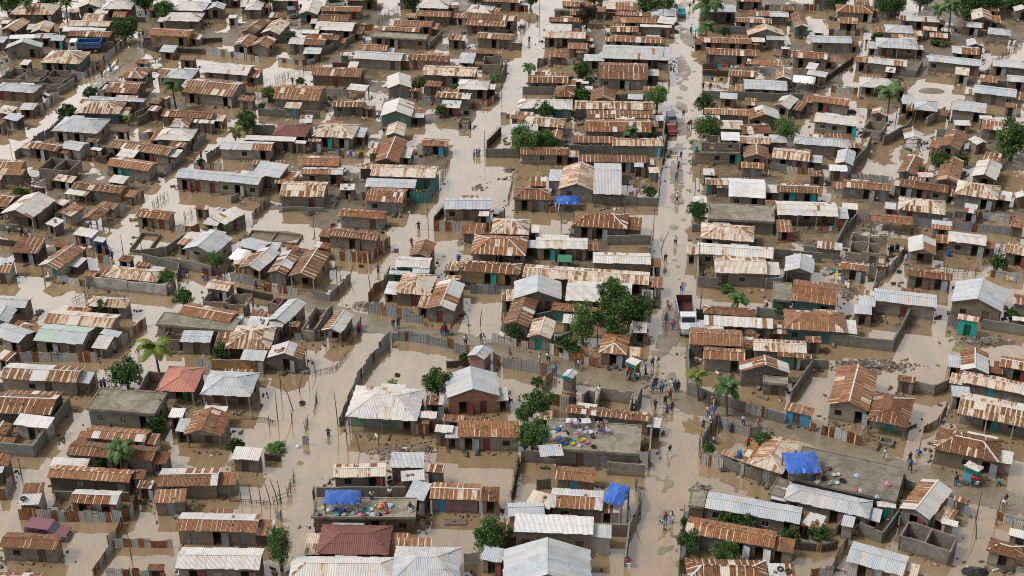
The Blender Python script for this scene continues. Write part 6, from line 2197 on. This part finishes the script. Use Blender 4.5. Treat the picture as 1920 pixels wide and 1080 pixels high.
def item(kind, px, py, z, col, idx):
    rg = random.Random(idx*17+3); p = at(px, py, z); mb = MB(); c = PLAST[col]; nm = PN[col]
    if kind == 'basin':
        r = rg.uniform(.28, .42)
        for k in range(14):
            a, b = 2*math.pi*k/14, 2*math.pi*(k+1)/14
            q = lambda t, rr, zz: (math.cos(t)*rr, math.sin(t)*rr, zz)
            mb.poly([q(a, r*.7, 0), q(b, r*.7, 0), q(b, r, .2), q(a, r, .2)]); mb.poly([q(a, r*.96, .2), q(b, r*.96, .2), q(b, r*.66, .03), q(a, r*.66, .03)]); mb.poly([q(a, r, .2), q(b, r, .2), q(b, r*.96, .2), q(a, r*.96, .2)])
        mb.disc((0, 0, .03), r*.67); o = mb.build('basin', c, None, p); tag(o, f'{nm} washing basin', 'basin', p, 'basins and tubs left on roofs')
    elif kind == 'bundle':
        n, m_ = 9, 5; r = rg.uniform(.24, .42); ph = rg.uniform(0, 6)
        q = lambda i, k: Vector((math.cos(2*math.pi*k/n), math.sin(2*math.pi*k/n), 0))*r*math.cos(i/m_*1.5)*(1+.22*math.sin(k*2.3+ph+i)) + Vector((0, 0, r*.85*math.sin(i/m_*1.5)*(1+.15*math.cos(k*1.7+ph))))
        for i in range(m_):
            for k in range(n): mb.poly([q(i, k), q(i, (k+1) % n), q(i+1, (k+1) % n), q(i+1, k)])
        mb.poly([q(m_, k) for k in range(n)])
        o = mb.build('cloth_bundle', c, None, p); o.data.polygons.foreach_set('use_smooth', [True]*len(o.data.polygons)); tag(o, f'{nm} cloth bundle', 'bundle', p, 'bundles of belongings piled on roofs')
    elif kind == 'table':
        root = empty('table', p, rg.uniform(-.3, .3)); mb.box((0, 0, .7), (1.7, .95, .06)); mb.build('tabletop', c, root)
        for x in (-.75, .75):
            for y in (-.4, .4): mb = MB(); mb.box((x, y, .34), (.07, .07, .68)); mb.build('leg', WOOD, root)
        tag(root, f'{nm} table', 'table', p)
    elif kind == 'chair':
        root = empty('plastic_chair', p, rg.uniform(0, 6)); mb.box((0, 0, .43), (.45, .45, .05)); mb.build('seat', c, root); mb = MB(); mb.box((0, .22, .68), (.45, .05, .5)); mb.build('backrest', c, root)
        for x in (-.19, .19):
            for y in (-.19, .19): mb = MB(); mb.box((x, y, .2), (.05, .05, .41)); mb.build('leg', c, root)
        tag(root, f'{nm} plastic chair', 'chair', p)
    elif kind == 'barrel':
        mb.tube([(0, 0, 0), (0, 0, .28), (0, 0, .3), (0, 0, .58), (0, 0, .6), (0, 0, .88)], [.28, .28, .30, .30, .28, .28], 16); o = mb.build('barrel', c, None, p); tag(o, f'{nm} drum', 'barrel', p, 'water drums')
    elif kind == 'sheets':
        slope(mb, Vector((-1.3, -1.0, .06)), Vector((1, 0, 0)), Vector((0, 1, .05)).normalized(), 2.6, 2.0, None, None, 's', rg); o = mb.build('tin_sheet', [TIN, WOOD], None, p, .1); tag(o, 'loose stack of silver tin sheets', 'tin sheet', p)
    elif kind == 'raft':
        for k in range(5): mb.box((0, -.4+.2*k, .1), (2.3, .17, .14), rg.uniform(-.02, .02))
        mb.box((-.2, 0, .24), (.3, .3, .2)); o = mb.build('wooden_raft', WOOD, None, p); tag(o, 'small plank raft afloat', 'raft', p)
    elif kind == 'heap':
        r = 1.4
        q = lambda i, k: Vector((math.cos(2*math.pi*k/11)*r*(1-i/4.2), math.sin(2*math.pi*k/11)*r*.6*(1-i/4.2), .08+.28*math.sin(i/4*1.4)+.04*math.sin(k*2.2)))
        for i in range(4):
            for k in range(11): mb.poly([q(i, k), q(i, (k+1) % 11), q(i+1, (k+1) % 11), q(i+1, k)])
        mb.poly([q(4, k) for k in range(11)])
        o = mb.build('tarp_heap', c, None, p); tag(o, f'{nm} tarpaulin heap lying in water', 'tarp', p)
    elif kind == 'tyre':
        mb.tube([(math.cos(a*math.pi/8)*.26, math.sin(a*math.pi/8)*.26, .1) for a in range(17)], [.1]*17, 7, cap=False); o = mb.build('tyre', RUB, None, p); tag(o, 'old black tyre', 'tyre', p, 'old tyres')
    elif kind == 'post':
        h = float(col) if col not in PLAST else 3
for idx, it in enumerate(ITEMS): item(*it, idx)
def pole(px, py, h, lean=0.0):
    rg = random.Random(int(px*3+py)); p = at(px, py); mb = MB()
    mb.tube([(0, 0, -.5), (lean*h*.4, rg.uniform(-.05, .05), h*.5), (lean*h, 0, h)], [.075, .06, .035], 6); 
    if h > 5.4: mb.box((lean*h, 0, h-.35), (1.1, .07, .07))
    o = mb.build('pole', STICK, None, p); tag(o, ('leaning' if abs(lean) > .1 else 'upright') + (' tall' if h > 4 else ' thin') + ' wooden pole', 'pole', (p.x, p.y, h*.5), 'wooden poles standing in the flood')
for q in POLES: pole(*q)

# kiosk sign boards with painted lettering, banner and flag
def strokes(mb, w_, h_, n, seed, M, o, m=0):
    rg = random.Random(seed); s = w_/n
    for k in range(n):
        x = -w_/2 + s*(k+.5); t = rg.random()
        mb.box(o + M @ Vector((x-s*.22, -.02, 0)), (s*.2, .02, h_), mat=M, m=m)
        if t < .7: mb.box(o + M @ Vector((x+s*.08, -.02, h_*rg.choice([-.38, .38, 0]))), (s*.42, .02, h_*.2), mat=M, m=m)
        if t > .3: mb.box(o + M @ Vector((x+s*.22, -.02, h_*rg.choice([-.2, .2, 0]))), (s*.16, .02, h_*.55), mat=M, m=m)
def house_near(px, py, amax=1e9):
    return min(((r, W_, D_) for r, W_, D_ in HOUSES if W_*D_ < amax), key=lambda t: (Vector(pix(t[0].location + Vector((0, 0, 1.6)))) - Vector((px, py))).length)
def kiosk_sign(px, py, back, ink, bands=()):
    r, W_, D_ = house_near(px, py, 14); I = Matrix.Identity(3)
    mb = MB(); mb.box((0, -D_/2-.03, 1.95), (W_*.95, .06, .45)); s = mb.build('sign_board', back, r)
    mb = MB(); strokes(mb, W_*.8, .26, 8, 3, I, Vector((0, -D_/2-.06, 1.95))); mb.build('lettering', ink, s)
    for z, h, m, side in bands:
        mb = MB(); mb.box((0, -D_/2+.10, z), (W_*.86, .1, h)); mb.box((W_/2-.16, 0, z), (.1, D_*.76, h)); b = mb.build('painted_panel', m, r)
        if side: mb = MB(); strokes(mb, W_*.7, h*.5, 6, 5, I, Vector((0, -D_/2+.05, z))); mb.build('lettering', CLOTH['w'], b)
    return r
def relabel(px, py, look, nm=None, amax=1e9):
    r = house_near(px, py, amax)[0]
    for i, t in enumerate(THINGS):
        if t[0] == r: THINGS[i] = t[:4] + (look,)
    if nm: r.name = nm
kiosk_sign(1186, 690, WALL['T'], CLOTH['n'], [(.55, .75, WALL['T'], True)])
kiosk_sign(1823, 885, TARPS['G'], CLOTH['n'], [(.8, .8, WALL['L'], False)])
kiosk_sign(1064, 712, WALL['T'], CLOTH['n'])
mb = MB(); p = at(1301, 740); mb.box((0, 0, 1.7), (1.5, .05, 1.35), m=0); r_ = empty('banner', p, -.15); mb.build('cloth', CLOTH['w'], r_)
mb = MB()
for k in range(4): strokes(mb, 1.1, .13, 9, 20+k, Matrix.Identity(3), Vector((0, -.03, 2.1-.26*k)))
mb.build('lettering', PLAST['g'], r_)
for x in (-.8, .8): mb = MB(); mb.tube([(x, 0, -.4), (x, 0, 2.5)], [.05, .04], 6); mb.build('post', STICK, r_)
tag(r_, '', 'banner', p, None, 'white banner with grey lettering on posts by the twin palms')
p = at(749, 515); r_ = empty('flag', p); mb = MB(); mb.tube([(0, 0, 0), (0, 0, 4.2)], [.04, .025], 6); mb.build('flagpole', STICK, r_); mb = MB()
for k in range(5):
    o0, o1 = .06*math.sin(k*1.5), .06*math.sin((k+1)*1.5)
    for j in range(2): mb.poly([(-.14*k, o0, 4.1-.35*j), (-.14*(k+1), o1, 4.0-.35*j), (-.14*(k+1), o1, 3.65-.35*j), (-.14*k, o0, 3.75-.35*j)], m=j)
mb.build('cloth', [CLOTH['b'], CLOTH['r']], r_); tag(r_, '', 'flag', p, None, 'blue and red flag on a pole above a tin house')

# rubbish on the banks and the clutter washed up round every house
rg = random.Random(9); mb = MB()
for r, W_, D_ in HOUSES:
    if r.location.z > .1: continue
    ca, sa = math.cos(r.rotation_euler.z), math.sin(r.rotation_euler.z)
    for k in range(int((W_+D_)*2.6)):
        e = rg.random(); gp = rg.gauss(0, .35)
        if e < .5: x, y = rg.uniform(-W_/2, W_/2), -D_/2+.1-abs(gp)*1.4
        elif e < .8: x, y = W_/2+abs(gp)*2, rg.uniform(-D_/2, D_/2)
        else: x, y = -W_/2-abs(gp)*2, rg.uniform(-D_/2, D_/2)
        p = Vector((r.location.x+x*ca-y*sa, r.location.y+x*sa+y*ca, 0)); z = max(ground_z(p.x, p.y), 0); s = rg.uniform(.08, .30) if rg.random() < .92 else rg.uniform(.35, .6)
        M = Matrix.Rotation(rg.uniform(0, 6), 3, 'Z') @ Matrix.Rotation(rg.uniform(-1.2, 1.2), 3, 'X')
        mb.box(p + Vector((0, 0, z+s*.2)), (s*rg.uniform(.6, 2.6), s, s*rg.uniform(.1, .9)), mat=M, col=(rg.random(), rg.random(), rg.random(), 1), m=rg.choice([0, 0, 1, 1, 1, 1, 2, 4]))
for (px, py, rx, ry, n) in DEBRIS:
    for k in range(n):
        p = at(px + rg.gauss(0, rx*.5), py + rg.gauss(0, ry*.5)); z = max(ground_z(p.x, p.y), 0); s = rg.uniform(.06, .3)
        M = Matrix.Rotation(rg.uniform(0, 6), 3, 'Z') @ Matrix.Rotation(rg.uniform(-.6, .6), 3, 'X')
        mb.box(p + Vector((0, 0, z+s*.15)), (s*rg.uniform(.6, 2.2), s, s*rg.uniform(.1, .6)), mat=M, col=(rg.random(), rg.random(), rg.random(), 1), m=rg.choice([0, 0, 0, 1, 1, 2, 2, 2, 4]))
o = mb.build('debris', [WOOD, DARKWOOD, WALL['c'], CLOTH['w'], TIN], None); o['kind'] = 'stuff'
# ------------------------------------------------------------------ labels: look + where it stands next to things one can find
relabel(315, 70, 'ochre house with rust-striped roof behind a brush fence', 'house')
relabel(1690, 85, 'block house with bright shiny silver hipped roof')
relabel(1187, 690, 'yellow and turquoise kiosk with white roof and painted sign', 'kiosk', 14)
relabel(1825, 887, 'turquoise kiosk with green sign board and small pale roof', 'kiosk', 14)
relabel(190, 462, 'navy blue tin booth standing in water beside two people', 'booth', 14)
relabel(1815, 612, 'turquoise stall with cluttered flat top by the grey wall', 'stall', 14)
relabel(870, 945, 'pink-walled house with bright blue doors and striped roof')
relabel(1500, 780, 'light blue shop with patched lean-to roof beside the wall')
def lm_tag(px, py, name, kinds=None): LANDMARKS.append((px, py, name))
occ = {}
def where(dx, dy):
    if abs(dx) > 1.3*abs(dy): return 'left of' if dx < 0 else 'right of'
    return 'behind' if dy < 0 else 'in front of'
def ok(ob, px, py, q, look): return True
used = {}
pend = []
for (o, look, x, y, fixed) in THINGS:
    if fixed: o['label'] = fixed; used[fixed] = 1
    else: pend.append((o, look, x, y))
def cands(x, y, look):
    L = sorted(LANDMARKS, key=lambda l: math.hypot(l[0]-x, (l[1]-y)*1.5))
    L = [l for l in L if math.hypot(l[0]-x, l[1]-y) > 8][:7]
    for l in L[:3]: yield f'{look} {where(x-l[0], y-l[1])} the {l[2]}'
    for i in range(6):
        for j in range(i+1, 7):
            yield f'{look} {where(x-L[i][0], y-L[i][1])} the {L[i][2]}, {where(x-L[j][0], y-L[j][1])} the {L[j][2]}'
# first pass: how many would share each short label
groups = {}
for t in pend:
    for c in list(cands(t[2], t[3], t[1]))[:3]: groups.setdefault(c, []).append(t)
rest = []
for t in pend:
    o, look, x, y = t; done = False
    for c in list(cands(x, y, look))[:3]:
        if len(groups[c]) == 1 and c not in used: o['label'] = c; used[c] = 1; done = True; break
    if not done: rest.append(t)
byl = {}
for t in rest: byl.setdefault(list(cands(t[2], t[3], t[1]))[0], []).append(t)
ORD = ['nearest', 'second', 'third', 'fourth', 'fifth', 'sixth', 'seventh', 'eighth', 'ninth', 'tenth', 'eleventh', 'twelfth', 'thirteenth', 'fourteenth']
for c, ts in byl.items():
    lm = next(l for l in LANDMARKS if c.endswith('the ' + l[2]))
    allg = sorted(groups[c], key=lambda t: math.hypot(t[2]-lm[0], t[3]-lm[1]))
    for t in ts:
        k = allg.index(t); s = ('nearest' if k == 0 else (ORD[k] + ' nearest' if k < 14 else 'far'))
        lb = f'{s} {c}' if len(allg) > 1 else c
        if lb in used:
            for d in cands(t[2], t[3], t[1]):
                if d not in used and len(d.split()) < 17: lb = d; break
        lb = ' '.join(lb.split()[:16]) if len(lb.split()) > 16 else lb
        t[0]['label'] = lb; used[lb] = 1
